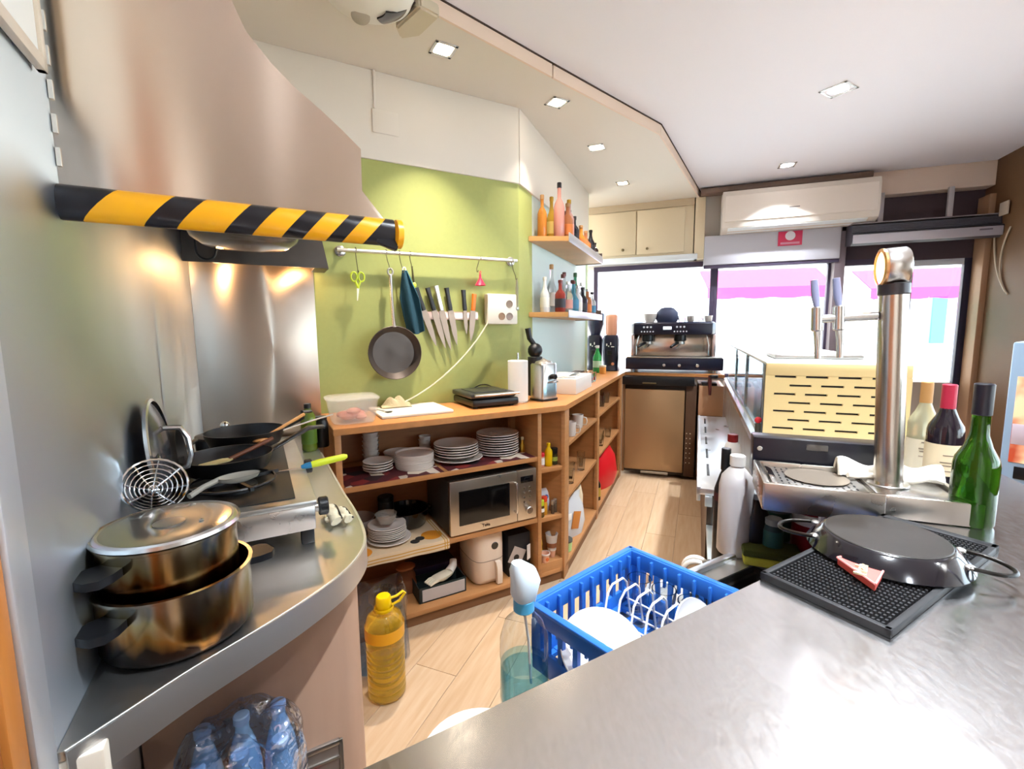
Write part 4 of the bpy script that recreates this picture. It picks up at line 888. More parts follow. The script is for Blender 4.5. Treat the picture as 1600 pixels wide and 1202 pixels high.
MB().box(-.25, .22, -.04, .04, 0, .05, .004).obj('tray_body', mat('dark_brown_wood', '#5a3a28', .5), t)
bottle('syrup_bottle', 'green plastic bottle by the wall end next to the dark coffee grinder', 'bottle', B(1.90, .22, WT), [(.035, 0), (.04, .005), (.04, .14), (.016, .20), (.014, .23)], mat('bright_green_bottle', '#2f9a4a', .25), paper, (.017, .225, .25), mat('pale_green_label', '#bfe0c0', .5), (.05, .11), rz=AB)
bottle('jam_jar', 'small jar of amber jam in front of the green bottle at the wall end', 'jar', B(1.80, .15, WT), [(.028, 0), (.03, .004), (.03, .06)], mat('amber_jam', '#d99a4a', .25), mat('cream_lid', '#e6d9c0', .4), (.031, .06, .075), rz=AB)

# ================================================================== UTENSIL RAIL AND WALL THINGS
RD = .375
rl = thing('utensil_rail', 'white metal utensil rail across the green wall', 'rail', A(0, 0, 0), AA)
MB().tube([(.105, RD, 1.748), (1.075, RD, 1.757)], .009, 12).obj('bar', mat('satin_rail', (.78, .75, .70), .3, .9), rl)
for s_, z in ((.125, 1.748), (1.055, 1.757)):
    MB().at((s_, DW, z), rx=pi/2).lathe([(.026, 0), (.026, .006), (.02, .010), (.009, .012), (.009, .05)], n=24).obj('bracket', steel, rl)
def hook(s_, z0, z1, lab, lean=0.0):
    t = thing('s_hook', lab, 'hook', A(s_, RD, 1.752), AA, 'hooks on the utensil rail')
    L_ = z0-z1
    pts = [(-.0, .011*cos(a)+0, .012*sin(a)) for a in [pi*1.15-pi*1.15*i/8 for i in range(9)]]
    pts += [(lean*.5, .008, -.5*L_), (lean, .0, -L_+.01)]+[(lean, -.009+.009*cos(pi*i/6), -L_+.0-.009*sin(pi*i/6)) for i in range(7)]
    MB().tube(pts, .0022, 6).obj('wire', mat('hook_wire', '#6f6a4c', .4, .8), t); return t
hook(.19, 1.752, 1.655, 'long wire hook at the left end of the rail holding the scissors', .005)
hook(.335, 1.752, 1.675, 'wire hook on the rail holding the steel frying pan', .012)
hook(.40, 1.752, 1.665, 'wire hook on the rail holding the blue oven cloth', .014)
hook(.455, 1.752, 1.690, 'wire hook on the rail holding the small brush with a lime tip', .004)
hook(.845, 1.752, 1.690, 'leaning wire hook on the rail holding the red funnel', -.022)
hook(1.045, 1.752, 1.66, 'wire hook at the right end of the rail holding the grey ladle', .02)
lime = mat('lime_green_plastic', '#b6c832', .4)
t = thing('kitchen_scissors', 'lime green kitchen scissors hanging from the left hook of the rail', 'scissors', A(.192, RD-.004, 1.655), AA)
for sx in (-1, 1):
    MB().tube([(sx*.017+.014*cos(a), 0, -.030+.022*sin(a)) for a in [2*pi*i/18 for i in range(18)]], .0042, 8, True).obj('handle', lime, t)
    MB().tube([(sx*.012, 0, -.050), (sx*.003, 0, -.072), (-sx*.003, 0, -.084)], [.005, .006, .005], 8).obj('shank', lime, t)
    MB().at((0, .001*sx, 0)).loft([[(-sx*.006, -.001, -.080), (sx*.006, -.001, -.080), (sx*.006, .001, -.080), (-sx*.006, .001, -.080)], [(-.007+sx*.001, -.001, -.142), (-.005+sx*.001, -.001, -.142), (-.005+sx*.001, .001, -.142), (-.007+sx*.001, .001, -.142)]]).obj('blade', mat('peach_steel', (.8, .66, .5), .3, .8), t)
t = thing('steel_frying_pan', 'steel frying pan hanging by its handle from the rail', 'pan', A(.350, RD-.002, 1.672), AA)
pb = MB().at((0, -.028, -.415), rx=pi/2+.0)
pb.lathe([(.100, -.030), (.108, -.026), (.130, .010), (.134, .014), (.131, .016), (.104, -.020), (.0, -.022)], n=48).obj('pan_body', mat('pan_steel', (.085, .066, .055), .36, .5, rvar=.08, nscale=10), t)
MB().tube([(0, -.036, -.290), (0, -.022, -.24), (0, -.006, -.12), (0, .0, -.03)], [.012, .010, .009, .011], 10, flat=.9).obj('handle', steel, t)
MB().tube([(.012*cos(a), -.0, -.014+.016*sin(a)) for a in [2*pi*i/16 for i in range(16)]], .005, 8, True).obj('hanging_ring', steel_dull, t)
t = thing('oven_cloth', 'dark teal oven cloth hanging from the rail behind the steel pan', 'cloth', A(.42, RD-.002, 1.668), AA)
def och(u, v):
    wd = .012+.036*min(1, v*2.2)*(1-.25*max(0, v-.75)*4*.5); x = (u-.5)*2*wd+.05*v
    return (x, .016*sin(u*9+1)*min(1, v*3)-.004, -.30*v-.02*sin(u*3)*v)
MB().grid(och, 20, 24, .005).obj('fabric', mat('teal_cloth', '#17404e', .85, bump=.2, nscale=90), t)
MB().tube([och(.98, i/14) for i in range(15)], .003, 6).obj('hem', mat('teal_hem', '#3a8494', .7), t)
MB().tube([(.008*cos(a), -.004, .004+.012*sin(a)) for a in [2*pi*i/12 for i in range(12)]], .003, 6, True).obj('loop', paper, t)
t = thing('pastry_brush', 'small black handled brush with a lime tip hanging beside the oven cloth', 'brush', A(.462, RD-.002, 1.682), AA)
MB().tube([(0, 0, 0), (.004, 0, -.05), (.006, 0, -.07)], [.004, .006, .005], 8).obj('handle', mat('olive_black', '#4a4420', .4), t)
MB().ball(.013, (.008, 0, -.085), 12, .9, .9, 1.2).obj('tip', mat('lime_tip', '#d8e040', .4), t)
t = thing('red_funnel', 'small red plastic funnel hanging from the rail above the socket box', 'funnel', A(.842, RD-.002, 1.670), AA)
MB().lathe([(.005, .0), (.007, -.02), (.030, -.060), (.028, -.060), (.005, -.022)], n=24, cap0=False, cap1=False).obj('cone', mat('funnel_red', '#e0284a', .4), t)
MB().tube([(0, 0, .0), (.006, 0, .012), (0, 0, .018), (-.006, 0, .012), (0, 0, 0)], .002, 6).obj('hanging_loop', mat('funnel_red', '#e0284a', .4), t)
t = thing('grey_ladle', 'narrow grey utensil hanging at the right end of the rail beside the socket box', 'ladle', A(1.072, RD-.002, 1.655), AA)
MB().tube([(0, 0, 0), (0, 0, -.05), (0, 0, -.16)], [.005, .009, .008], 8).obj('handle', mat('grey_handle', '#8c8a70', .4), t)
MB().ball(.016, (0, 0, -.165), 12, .8, .5, 1.0).obj('ladle_bowl', steel_dull, t)
# knife strip
ks = thing('knife_rack', 'magnetic steel knife strip on the green wall', 'knife rack', A(.505, DW-.001, 1.445), AA)
MB().box(0, .335, -.016, 0, -.022, .022, .003).obj('strip', mat('copper_steel', (.72, .50, .42), .35, .9), ks)
kb_ = mat('knife_handle', '#1a1614', .4); kor = mat('orange_handle', '#e8781e', .4); kw = mat('knife_blade', (.30, .22, .17), .45, 1)
for k, (s_, bl, hl_, hm, lean, lab) in enumerate(((.03, .17, .12, kb_, -.32, 'first black handled knife from the left on the magnetic strip, broad blade'), (.085, .18, .12, kb_, -.28, 'second black handled knife from the left on the magnetic strip'), (.125, .19, .13, mat('steel_handle', (.7, .66, .6), .3, .9), -.22, 'all steel knife in the middle of the magnetic strip'),
        (.175, .16, .12, kb_, -.17, 'third black handled knife on the magnetic strip, right of the steel one'), (.255, .10, .11, kb_, -.06, 'short black handled knife near the right end of the magnetic strip'), (.30, .14, .09, kor, .10, 'orange handled knife at the right end of the magnetic strip'))):
    t = thing('kitchen_knife', lab, 'knife', A(.505+s_, DW-.020, 1.445), AA, 'knives on the magnetic strip')
    q = MB().at(ry=lean)
    wd = .018 if bl > .12 else .012
    q.loft([[(x*wd, y, z) for x, y in ((-1, -.0012), (1, -.0004), (1, .0004), (-1, .0012))] for z, wd in ((.03, wd*.8), (.0, wd), (-bl*.55, wd*.8), (-bl*.85, wd*.4), (-bl, .001))]).obj('blade', kw, t)
    MB().at(ry=lean).loft([sq(.010, .006, .028, 4), sq(.012, .008, .04, 4), sq(.011, .008, .03+hl_*.6, 4), sq(.013, .008, .03+hl_, 4)]).obj('handle', hm, t)
sb = thing('socket_box', 'white surface socket box with three round outlets on the green wall', 'socket box', A(.975, DW-.001, 1.483), AA)
MB().box(-.092, .10, -.05, 0, -.085, .085, .008).obj('housing', mat('socket_white', '#efe6d6', .4), sb)
for x, z, m_ in ((.045, .030, '#8d7a6a'), (.045, -.040, '#8d7a72'), (-.005, -.040, '#8f6f52')):
    MB().at((x, -.050, z), rx=pi/2).lathe([(.021, 0), (.021, .003), (.017, .003), (.016, .001), (0, .001)], n=24).obj('outlet', mat('outlet_'+m_[1:], m_, .5), sb)
cbl = [A(.89, DW-.04, 1.43)]+bez(A(.88, DW-.045, 1.40), A(.78, DW-.05, 1.25), A(.60, DW-.03, 1.07), A(.375, DW-.075, .998), 20)
q = MB(); q.tube([(p.x, p.y, p.z) for p in cbl], .0042, 8)
q.obj('power_cable', mat('cream_cable', '#dcd3b4', .5), None, None, 0, 'cream power cable sagging from the socket box to the cutting board', 'cable')

# ================================================================== BOTTLE SHELVES ON THE INNER WALL
for z, lb, k in ((1.935, 'upper wooden bottle shelf on the inner wall below the ceiling', 0), (1.475, 'lower wooden bottle shelf on the mint wall', 1)):
    pts = [xy(B(.40, DB-.002)), xy(B(.50, .12)), xy(B(1.56, .12)), xy(B(1.56, DB-.002))]
    sh = thing('bottle_shelf', lb, 'shelf', (0, 0, z))
    MB().prism(pts, -.030, 0, .002).obj('board', mat('shelf_wood', '#cf9a5c', .45, noise=.12, nscale=6), sh)
    f = MB().at((*xy(B(.50, .12)), 0), rz=AB); f.box(.0, 1.06, -.006, .0, -.034, .012 if k else .022, .001); f.obj('edge_strip', mat('steel_lip', '#c9c6c8', .35, .5), sh)
    f = MB().at((*xy(B(1.54, .12)), 0), rz=AB); f.box(.0, .02, 0, .22, -.034, .05, .001); f.obj('end_stop', mat('dark_stop', '#5a4a42', .5), sh)
def spirit(r, h, kind=0):
    if kind == 0: return [(r*.92, 0), (r, .005), (r, h*.60), (r*.8, h*.68), (r*.36, h*.78), (r*.34, h*.94), (r*.36, h)]
    if kind == 1: return [(r*.92, 0), (r, .005), (r, h*.5), (r*.9, h*.58), (r*.5, h*.72), (r*.34, h*.86), (r*.34, h)]
    return [(r*.9, 0), (r*1.1, .01), (r*1.1, h*.45), (r*.6, h*.6), (r*.4, h*.7), (r*.36, h)]
cols = {'amber': ((.60, .22, .03), .25), 'pink': ((.75, .34, .28), .3), 'gold': ((.70, .42, .04), .3), 'rose': ((.70, .38, .34), .3), 'brown': ((.07, .03, .025), .15), 'clear': ((.86, .88, .90), .75),
        'green': ((.06, .30, .15), .3), 'blue': ((.10, .35, .48), .35), 'dark': ((.02, .02, .03), .1), 'copper': ((.55, .20, .08), .25), 'white': ((.85, .85, .86), .1), 'red': ((.30, .04, .03), .2)}
def bm2(c): return mat('bottle_'+c, cols[c][0], .1, trans=cols[c][1])
tagc = {'w': paper, 'y': mat('tag_yellow', '#d9c06a', .6), 'k': mat('tag_black', '#26222a', .5), 'o': mat('tag_orange', '#d47a3a', .6), 'b': mat('tag_blue', '#4a86a8', .6), 'n': None, 'p': mat('tag_pink', '#d99a8e', .6)}
capc = {'k': black, 'w': mat('cap_white', '#e6e0d8', .4), 'g': gold, 'c': mat('cap_cork', '#b88a5a', .6), 's': steel, 'r': mat('cap_redbrown', '#6a2f2c', .4), 'gr': mat('cap_green', '#2f5a34', .4)}
up = [ # along, depth, radius, height, shape, colour, tag, cap, label
 (.50, .29, .030, .26, 0, 'amber', 'n', 'c', 'amber bottle at the wall end of the upper bottle shelf'),
 (.535, .19, .034, .33, 0, 'pink', 'n', 'k', 'tallest pink bottle with a black cap near the start of the upper shelf'),
 (.60, .26, .032, .27, 1, 'gold', 'y', 'g', 'golden bottle behind the pink ones on the upper shelf'),
 (.64, .165, .034, .23, 0, 'copper', 'o', 'c', 'orange bottle between the two pink bottles on the upper shelf'),
 (.71, .175, .034, .27, 0, 'rose', 'p', 'g', 'rose bottle with a yellow cap on the upper shelf'),
 (.79, .22, .034, .22, 2, 'brown', 'k', 'r', 'dark brown bottle right of the rose bottle on the upper shelf'),
 (.87, .18, .034, .20, 0, 'dark', 'k', 'k', 'black bottle beside the dark brown one on the upper shelf'),
 (.96, .24, .034, .27, 1, 'clear', 'w', 'k', 'clear bottle with a black cap in the middle of the upper shelf'),
 (1.02, .17, .036, .17, 2, 'amber', 'o', 'c', 'squat amber bottle with an orange tag on the upper shelf'),
 (1.11, .24, .034, .26, 0, 'white', 'w', 'k', 'white bottle with a black cap towards the end of the upper shelf'),
 (1.17, .17, .036, .16, 2, 'copper', 'o', 'c', 'squat copper coloured bottle towards the end of the upper shelf'),
 (1.27, .23, .034, .22, 0, 'clear', 'y', 'c', 'clear bottle with a cork near the end of the upper shelf'),
 (1.34, .17, .034, .20, 1, 'dark', 'k', 'k', 'low black bottle near the end of the upper shelf'),
 (1.43, .22, .032, .17, 0, 'gold', 'y', 'w', 'small yellow bottle last but one on the upper shelf'),
 (1.50, .17, .030, .13, 0, 'brown', 'w', 'k', 'smallest brown bottle at the far end of the upper shelf')]
lo_ = [
 (.49, .27, .030, .22, 1, 'white', 'w', 'w', 'white bottle at the wall end of the lower bottle shelf'),
 (.53, .18, .034, .20, 0, 'red', 'k', 'r', 'dark red bottle at the start of the lower bottle shelf'),
 (.60, .26, .032, .31, 1, 'clear', 'w', 'c', 'tall clear bottle with a cork on the lower shelf'),
 (.65, .165, .034, .20, 0, 'clear', 'p', 's', 'clear bottle with a pinkish tag on the lower shelf'),
 (.73, .22, .034, .26, 0, 'clear', 'y', 'r', 'clear bottle with a cream tag on the lower shelf'),
 (.80, .165, .034, .22, 2, 'blue', 'b', 'r', 'blue bottle in the middle of the lower shelf'),
 (.87, .25, .032, .29, 1, 'clear', 'w', 'r', 'clear tall bottle behind the blue one on the lower shelf'),
 (.94, .17, .034, .20, 0, 'white', 'w', 's', 'white squat bottle right of the blue one on the lower shelf'),
 (1.02, .23, .034, .25, 1, 'clear', 'b', 'k', 'clear bottle with a blue tag and black cap on the lower shelf'),
 (1.09, .17, .036, .20, 0, 'dark', 'k', 'k', 'blue black bottle on the lower shelf'),
 (1.18, .25, .034, .32, 1, 'green', 'n', 'gr', 'tall green bottle on the lower shelf'),
 (1.25, .17, .034, .20, 0, 'copper', 'o', 's', 'copper brown bottle in front of the green one on the lower shelf'),
 (1.34, .24, .032, .26, 0, 'clear', 'w', 's', 'clear bottle with a steel cap near the end of the lower shelf'),
 (1.41, .17, .032, .19, 0, 'clear', 'b', 'k', 'small clear bottle with a blue tag near the end of the lower shelf'),
 (1.50, .20, .030, .16, 1, 'white', 'w', 's', 'small white bottle at the far end of the lower shelf')]
for rows, z, g_ in ((up, 1.9355, 'bottles on the upper wall shelf'), (lo_, 1.4755, 'bottles on the lower wall shelf')):
    for s_, d_, r, h, k, c, tg, cp_, lab in rows:
        r *= 1.0
        bottle('spirit_bottle', lab, 'bottle', B(s_, d_, z), spirit(r, h*.92, k), bm2(c), capc[cp_], (r*.42, h*.90, h), tagc[tg], (h*.14, h*.42), group=g_, n=16, rz=AB)

# ================================================================== CUPBOARDS OVER THE WINDOW
cb = thing('wall_cupboard', 'cream double door wall cupboard above the shop window', 'cupboard', F(-.50, .55, 2.085), AF)
cr = mat('cream_cupboard', '#d9c7a8', .5)
MB().box(0, 1.08, .012, .14, 0, .515, .002).obj('carcass', cr, cb)
for k, (a, b) in enumerate(((.10, .545), (.555, 1.0))):
    d = MB().box(a, b, -.008, .010, .02, .44, .004).obj('door', cr, cb)
    MB().at(((a+b)/2+(.10 if k == 0 else -.12), -.008, .07), rx=pi/2).lathe([(.007, 0), (.006, .012), (.014, .018), (.012, .026), (0, .028)], n=16).obj('knob', mat('knob_metal', '#8a7a5a', .35, .8), d)
MB().box(0, 1.08, -.004, .012, .45, .515).obj('top_rail', mat('cream_rail', '#b8a488', .5), cb)
MB().box(.0, 1.12, -.02, .12, -.055, -.004, .003).obj('light_rail', mat('pale_rail_w', '#e2e6ea', .4), cb)
ld = thing('side_cabinet', 'cream cabinet end filling the gap between the cupboard doors and the air conditioner', 'cabinet', F(.59, .552, 2.03), AF)
MB().box(0, .088, -.004, .12, 0, .57, .003).obj('panel', cr, ld)

# ================================================================== AIR CONDITIONER AND AIR CURTAIN
ac = thing('air_conditioner', 'wide white wall air conditioner above the shop window', 'air conditioner', G(.155, -.005, 2.235), AF)
acm = mat('ac_white', '#ddd2c6', .35)
MB().at((0, 0, 0), rz=0, ry=0).loft([[(x, y, z) for y, z in ((0, 0), (-.12, 0), (-.19, .03), (-.21, .08), (-.21, .30), (-.19, .345), (0, .35))] for x in (0, 1.17)]).obj('casing', acm, ac)
MB().loft([[(x, y, z) for y, z in ((-.205, .075), (-.216, .08), (-.216, .30), (-.205, .305))] for x in (.02, 1.15)]).obj('front_panel', mat('ac_panel', '#e2d6ca', .3), ac)
MB().loft([[(x, y, z) for y, z in ((-.10, -.004), (-.185, .022), (-.183, .034), (-.10, .006))] for x in (.05, 1.10)]).obj('air_flap', mat('ac_flap', '#eef4f6', .3), ac)
MB().box(.52, .60, -.2175, -.2155, .155, .163).obj('badge', mat('ac_badge', '#6a625c', .4), ac)
sg = thing('safety_sign', 'small red sign with a white round mark under the air conditioner', 'sign', G(.635, -.035, 2.10), AF)
MB().box(0, .19, -.004, 0, 0, .125, .001).obj('plate', mat('sign_red', '#b8264a', .5), sg)
MB().at((.095, -.004, .085), rx=pi/2).cyl(.04, 0, .0015, n=28).obj('white_mark', mat('sign_white', '#d8d4da', .5), sg)
MB().box(.02, .17, -.0055, -.004, .012, .030).obj('caption_strip', mat('sign_caption', '#c88a9c', .5), sg)
sk_ = thing('shadow_strip', 'dark strip put in as the shadow above the air conditioner', 'strip', G(-.03, -.012, 2.60), AF)
MB().box(0, 1.32, -.12, .0, 0, .045, .004).obj('strip', mat('dark_taupe', '#6a5448', .6), sk_)  # solid taupe box stands in for shade above the air conditioner
cu = thing('air_curtain', 'black and silver air curtain unit above the entrance door', 'air curtain', G(1.16, -.02, 2.045), AF)
MB().loft([[(x, y, z) for y, z in ((.02, .02), (-.12, .0), (-.17, .03), (-.17, .09), (-.14, .10), (-.13, .165), (-.02, .185), (.02, .185))] for x in (0, .97)]).obj('casing', mat('dark_curtain', '#3d3a42', .4), cu)
MB().box(.0, .965, -.176, -.168, .012, .082, .004).obj('silver_strip', mat('silver_strip', '#c3bfc8', .35, .3), cu)
for k in range(7): MB().box(.01, .96, -.152+.003*k, -.14+.003*k, .103+.009*k, .108+.009*k, .001).obj('grille_slat', mat('curtain_slat', '#55525a', .4), cu)
MB().box(.0, .97, -.13, -.02, .178, .186, .002).obj('top_plate', mat('curtain_top', '#8a7f80', .4), cu)
for x in (.20, .66): MB().box(x, x+.035, -.06, -.03, .186, .43, .003).obj('bracket', mat('bracket_white', '#b9b2b4', .4), cu)
MB().box(.82, .90, -.1775, -.1765, .055, .066).obj('maker_badge', mat('badge_grey', '#7a727c', .4), cu)
t = thing('wall_socket', 'small white square socket on the brown wall beside the air curtain', 'socket', G(2.118, -.20, 2.20), AF)
MB().box(-.012, 0, -.05, .05, 0, .10, .004).obj('cover', mat('beige_socket', '#b8a692', .5), t)
for k, (a, b, c_) in enumerate((((-.10, 2.20), (-.17, 1.95), (-.30, 1.62)), ((-.28, 2.10), (-.22, 1.88), (-.33, 1.60)))):
    q = MB().at((BP[0], BP[1], 0), rz=AF); q.tube(bez((2.122, a[0], a[1]), (2.118, b[0]+.08, b[1]), (2.118, b[0], b[1]-.2), (2.122, c_[0], c_[1])), .006, 6)
    q.obj('wall_cable', mat('tan_cable', '#b9a48c', .5), None, None, 0, ['longer cable loop hanging from the white socket on the brown wall', 'shorter cable loop on the brown wall nearer the picture screen'][k], 'cable')
# screen cabinet at the right edge
tv = thing('lit_screen', 'glowing orange and white display cabinet with a pale blue frame at the right edge', 'display', (2.42, 2.22, 0), -.95)
MB().box(0, .62, 0, .50, 0, 1.285, .01).obj('cabinet', mat('pale_blue_frame', '#8fa6bd', .4), tv)
sm = bpy.data.materials.new('lit_picture'); sm.use_nodes = True
N = sm.node_tree.nodes; L = sm.node_tree.links; b_ = N['Principled BSDF']
tc = N.new('ShaderNodeTexCoord'); nz = N.new('ShaderNodeTexNoise'); nz.inputs['Scale'].default_value = 9; rp = N.new('ShaderNodeValToRGB')
L.new(tc.outputs['Object'], nz.inputs['Vector']); L.new(nz.outputs['Fac'], rp.inputs[0]); L.new(rp.outputs[0], b_.inputs['Emission Color']); b_.inputs['Emission Strength'].default_value = .9; b_.inputs['Base Color'].default_value = (.04, .03, .03, 1); b_.inputs['Roughness'].default_value = .15
rp.color_ramp.elements[0].position = .35; rp.color_ramp.elements[0].color = (*rgb('#b04020'), 1); rp.color_ramp.elements[1].position = .62; rp.color_ramp.elements[1].color = (1, .62, .35, 1)
MB().box(.028, .56, -.004, .002, .70, 1.12, .002).obj('screen', sm, tv)
MB().box(.030, .10, -.008, -.004, .79, .89, .001).obj('sticker', mat('pale_sticker', '#c9b9c4', .5), tv)
MB().box(.05, .57, -.004, .002, .62, .68, .002).obj('dark_slot', black, tv)

# ================================================================== FRIDGE, COFFEE MACHINE, GRINDERS
fg = thing('under_counter_fridge', 'brown tinted steel undercounter fridge below the coffee machine', 'fridge', F(.0, .03, 0), AF)
MB().box(.0, .64, .035, .56, .03, .86, .003).obj('cabinet', mat('dark_fridge', '#33251c', .5), fg)
br = mat('bronze_steel', (.42, .26, .13), .40, .35, rvar=.08, nscale=5, stretch=(1, 1, 2))
MB().box(.025, .545, .0, .034, .06, .82, .008).obj('door', br, fg)
MB().box(.0, .022, .005, .035, .03, .86, .002).obj('frame_strip', mat('brown_strip', '#8a6442', .5), fg)
MB().box(.555, .64, .005, .035, .03, .86, .002).obj('hinge_strip', mat('dark_strip', '#5a3f2c', .5), fg)
dots = MB()
for k in range(7):
    for x in (.57, .60): dots.at((x, .005, .16+.045*k), rx=pi/2).cyl(.005, 0, .002, n=8)
dots.obj('vent_hole', mat('pale_dot', '#d9c6a8', .5), fg)
MB().box(.18, .42, -.02, .0, .035, .055, .003).obj('foot_rail', mat('pale_rail2', '#9a8a78', .5), fg)
kd = thing('knock_drawer', 'black knock out drawer under the coffee machine worktop', 'drawer', F(.02, .0, .862), AF)
MB().box(-.02, .60, 0, .40, 0, .075, .004).obj('drawer_body', black, kd)
MB().box(.16, .28, -.012, 0, .012, .024, .004).obj('pull', mat('brass_pull', '#7a6a4a', .4, .7), kd)
sc2 = thing('side_cupboard', 'narrow pale wooden cupboard right of the fridge', 'cupboard', F(.66, .04, 0), AF)
MB().box(0, .20, 0, .5, .60, .865, .003).obj('carcass', mat('pale_beech', '#c79b78', .5), sc2)
MB().box(.0, .20, .02, .5, .03, .60, .002).obj('lower_panel', mat('shadow_wood', '#7a5a44', .5), sc2)
cm = thing('coffee_machine', 'two group black and steel espresso machine in front of the window', 'coffee machine', F(.02, .05, HT+.0005), AF)
navy = mat('blue_black', '#15162a', .3)
for x in (.06, .77):
    for y in (.06, .42): MB().cyl(.02, 0, .03, (x, y), 14).obj('foot', steel_dull, cm)
MB().box(0, .83, 0, .47, .028, .135, .008).obj('base', navy, cm)
MB().box(.01, .82, -.004, .12, .135, .145, .002).obj('drip_grid', steel_dull, cm)
MB().box(.07, .73, .13, .46, .14, .345, .006).obj('back_panel', mat('warm_mirror_steel', (.62, .52, .44), .2, 1), cm)
for x in (.045, .735): MB().box(x, x+.03, .02, .46, .14, .345, .008).obj('side_column', mat('pinkish_steel', (.70, .60, .60), .25, .9), cm)
hb_ = MB(); hb_.loft([sq(.35, .24, .345, 8), sq(.36, .245, .36, 8), sq(.36, .245, .44, 8), sq(.345, .23, .455, 8)]); hbo = hb_.obj('head', navy, cm); hbo.location = (.40, .22, 0)
for x in (.19, .47):
    MB().cyl(.052, .285, .345, (x, .085), 24, bev=.006).obj('brew_group', black, cm)
    pf = MB().cyl(.042, .255, .285, (x, .085), 20, bev=.004).obj('portafilter', steel_dull, cm)
    MB().tube([(x-.02, .045, .268), (x-.05, -.03, .255), (x-.075, -.075, .235)], [.012, .014, .011], 10).obj('handle', black, pf)
    MB().tube([(x, .085, .255), (x-.015, .08, .235), (x-.03, .075, .222)], .008, 8).obj('spout', steel_dull, pf)
    bq = MB()
    for i in range(5): bq.at((x-.05+.025*i, -.0255, .372), rx=pi/2).cyl(.007, 0, .003, n=10)
    for i in range(3): bq.at((x-.03+.03*i, -.0255, .412), rx=pi/2).cyl(.009, 0, .003, n=10)
    bq.obj('button', mat('pale_button', '#dfe6f0', .4), cm)
MB().box(.325, .395, -.030, -.024, .39, .415, .002).obj('display', mat('lit_display', '#ffffff', .4, emit='#e8f4ff', estr=1.2), cm)
MB().at((.10, .05, .22), ry=.1).tube([(0, 0, .12), (-.01, -.02, .03), (0, -.02, -.06)], .006, 8).obj('steam_wand', steel, cm)
MB().at((.70, .05, .22), ry=-.1).tube([(0, 0, .12), (.01, -.02, .03), (0, -.02, -.06)], .006, 8).obj('steam_wand', steel, cm)
for x in (.34, .47, .62): MB().at((x, -.002, .07), rx=pi/2).cyl(.014, 0, .012, n=16, bev=.003).obj('base_knob', steel, cm)
t = thing('black_bag', 'rounded dark bag lying on top of the coffee machine', 'bag', F(.37, .25, HT+.456), AF)
MB().loft([sq(.085, .10, 0, 3), sq(.10, .11, .03, 2.6), sq(.095, .10, .09, 2.4), sq(.06, .06, .13, 2.2), sq(.02, .02, .14, 2)]).obj('bag', mat('navy_fabric', '#232a45', .6), t)
t = thing('white_cup_bowl', 'white round bowl on top of the coffee machine left of the dark bag', 'bowl', F(.22, .20, HT+.456), AF)
MB().lathe(bowl_prof(.065, .08), n=28).obj('bowl', porcelain, t)
for k in range(4):
    q = MB().lathe([(.022, 0), (.03, .01), (.036, .055), (.033, .055), (.026, .012), (0, .008)], n=18)
    q.obj('espresso_cup', porcelain if k % 2 else clear_glass, None, F(.50+.075*k, .20+.06*(k % 2), HT+.4565), 0, 'small cup on top of the coffee machine, %s right of the dark bag' % ['first', 'second', 'third', 'fourth'][k], 'cup', 'cups warming on the coffee machine')
for k, (s_, d_, lab, hc_, hh) in enumerate(((-.30, .28, 'tall black coffee grinder with a dark hopper at the end of the mint wall', 'dark', .19), (-.135, .22, 'black coffee grinder with a peach coloured hopper left of the coffee machine', 'peach', .16))):
    t = thing('coffee_grinder', lab, 'coffee grinder', F(s_, d_, HT+.0005), AF)
    MB().loft([sq(.075, .10, 0, 4), sq(.078, .105, .01, 4), sq(.07, .08, .05, 4), sq(.075, .09, .12, 4), sq(.078, .10, .30, 4), sq(.065, .08, .34, 4)]).obj('grinder_body', navy, t)
    hm_ = mat('hopper_dark', '#2a2e44', .2) if hc_ == 'dark' else mat('hopper_peach', '#d99a7a', .3, trans=.2)
    MB().lathe([(.05, .34), (.055, .36), (.085 if k == 0 else .055, .38+hh*.35), (.088 if k == 0 else .06, .36+hh), (.05, .375+hh), (0, .38+hh)], n=24).obj('hopper', hm_, t)
    MB().box(-.02, .02, -.135, -.09, .16, .20, .005).obj('chute', black, t)
    lg = MB()
    for i, (x, z, w_, h_) in enumerate(((-.035, .24, .012, .022), (-.016, .232, .010, .010), (.004, .25, .008, .024), (.012, .228, .03, .008))): lg.box(x, x+w_, -.102, -.0985, z, z+h_)
    lg.obj('white_mark', paper, t)
    MB().at((.03, -.10, .07), rx=pi/2).cyl(.014, 0, .006, n=16).obj('dial', mat('dial_peach', '#c98a6a', .4), t)
t = thing('tamper', 'coffee tamper with a dark red handle on the worktop right of the fridge', 'tamper', F(.68, .02, HT-.0), AF) if 0 else None
t = thing('portafilter_holder', 'dark red handled portafilter hanging from the worktop edge right of the coffee machine', 'portafilter', F(.74, -.035, .935), AF)
MB().tube([(0, 0, .03), (0, -.002, -.03), (.004, -.004, -.14)], [.014, .016, .011], 10).obj('handle', mat('dark_red_wood', '#5a2622', .4), t)
MB().at((.03, .0, .02)).cyl(.034, -.015, .015, n=20, bev=.004).obj('basket', black, t)
t = thing('black_tray', 'small black tray with red handle under the worktop on the pale cupboard', 'tray', F(.745, .10, .866), AF)
MB().box(-.06, .06, -.06, .10, 0, .022, .006).obj('tray_body', black, t)
MB().tube([(0, -.05, .02), (.0, -.06, .055), (.0, -.03, .07)], .012, 8).obj('grip', mat('dark_red_wood', '#5a2622', .4), t)

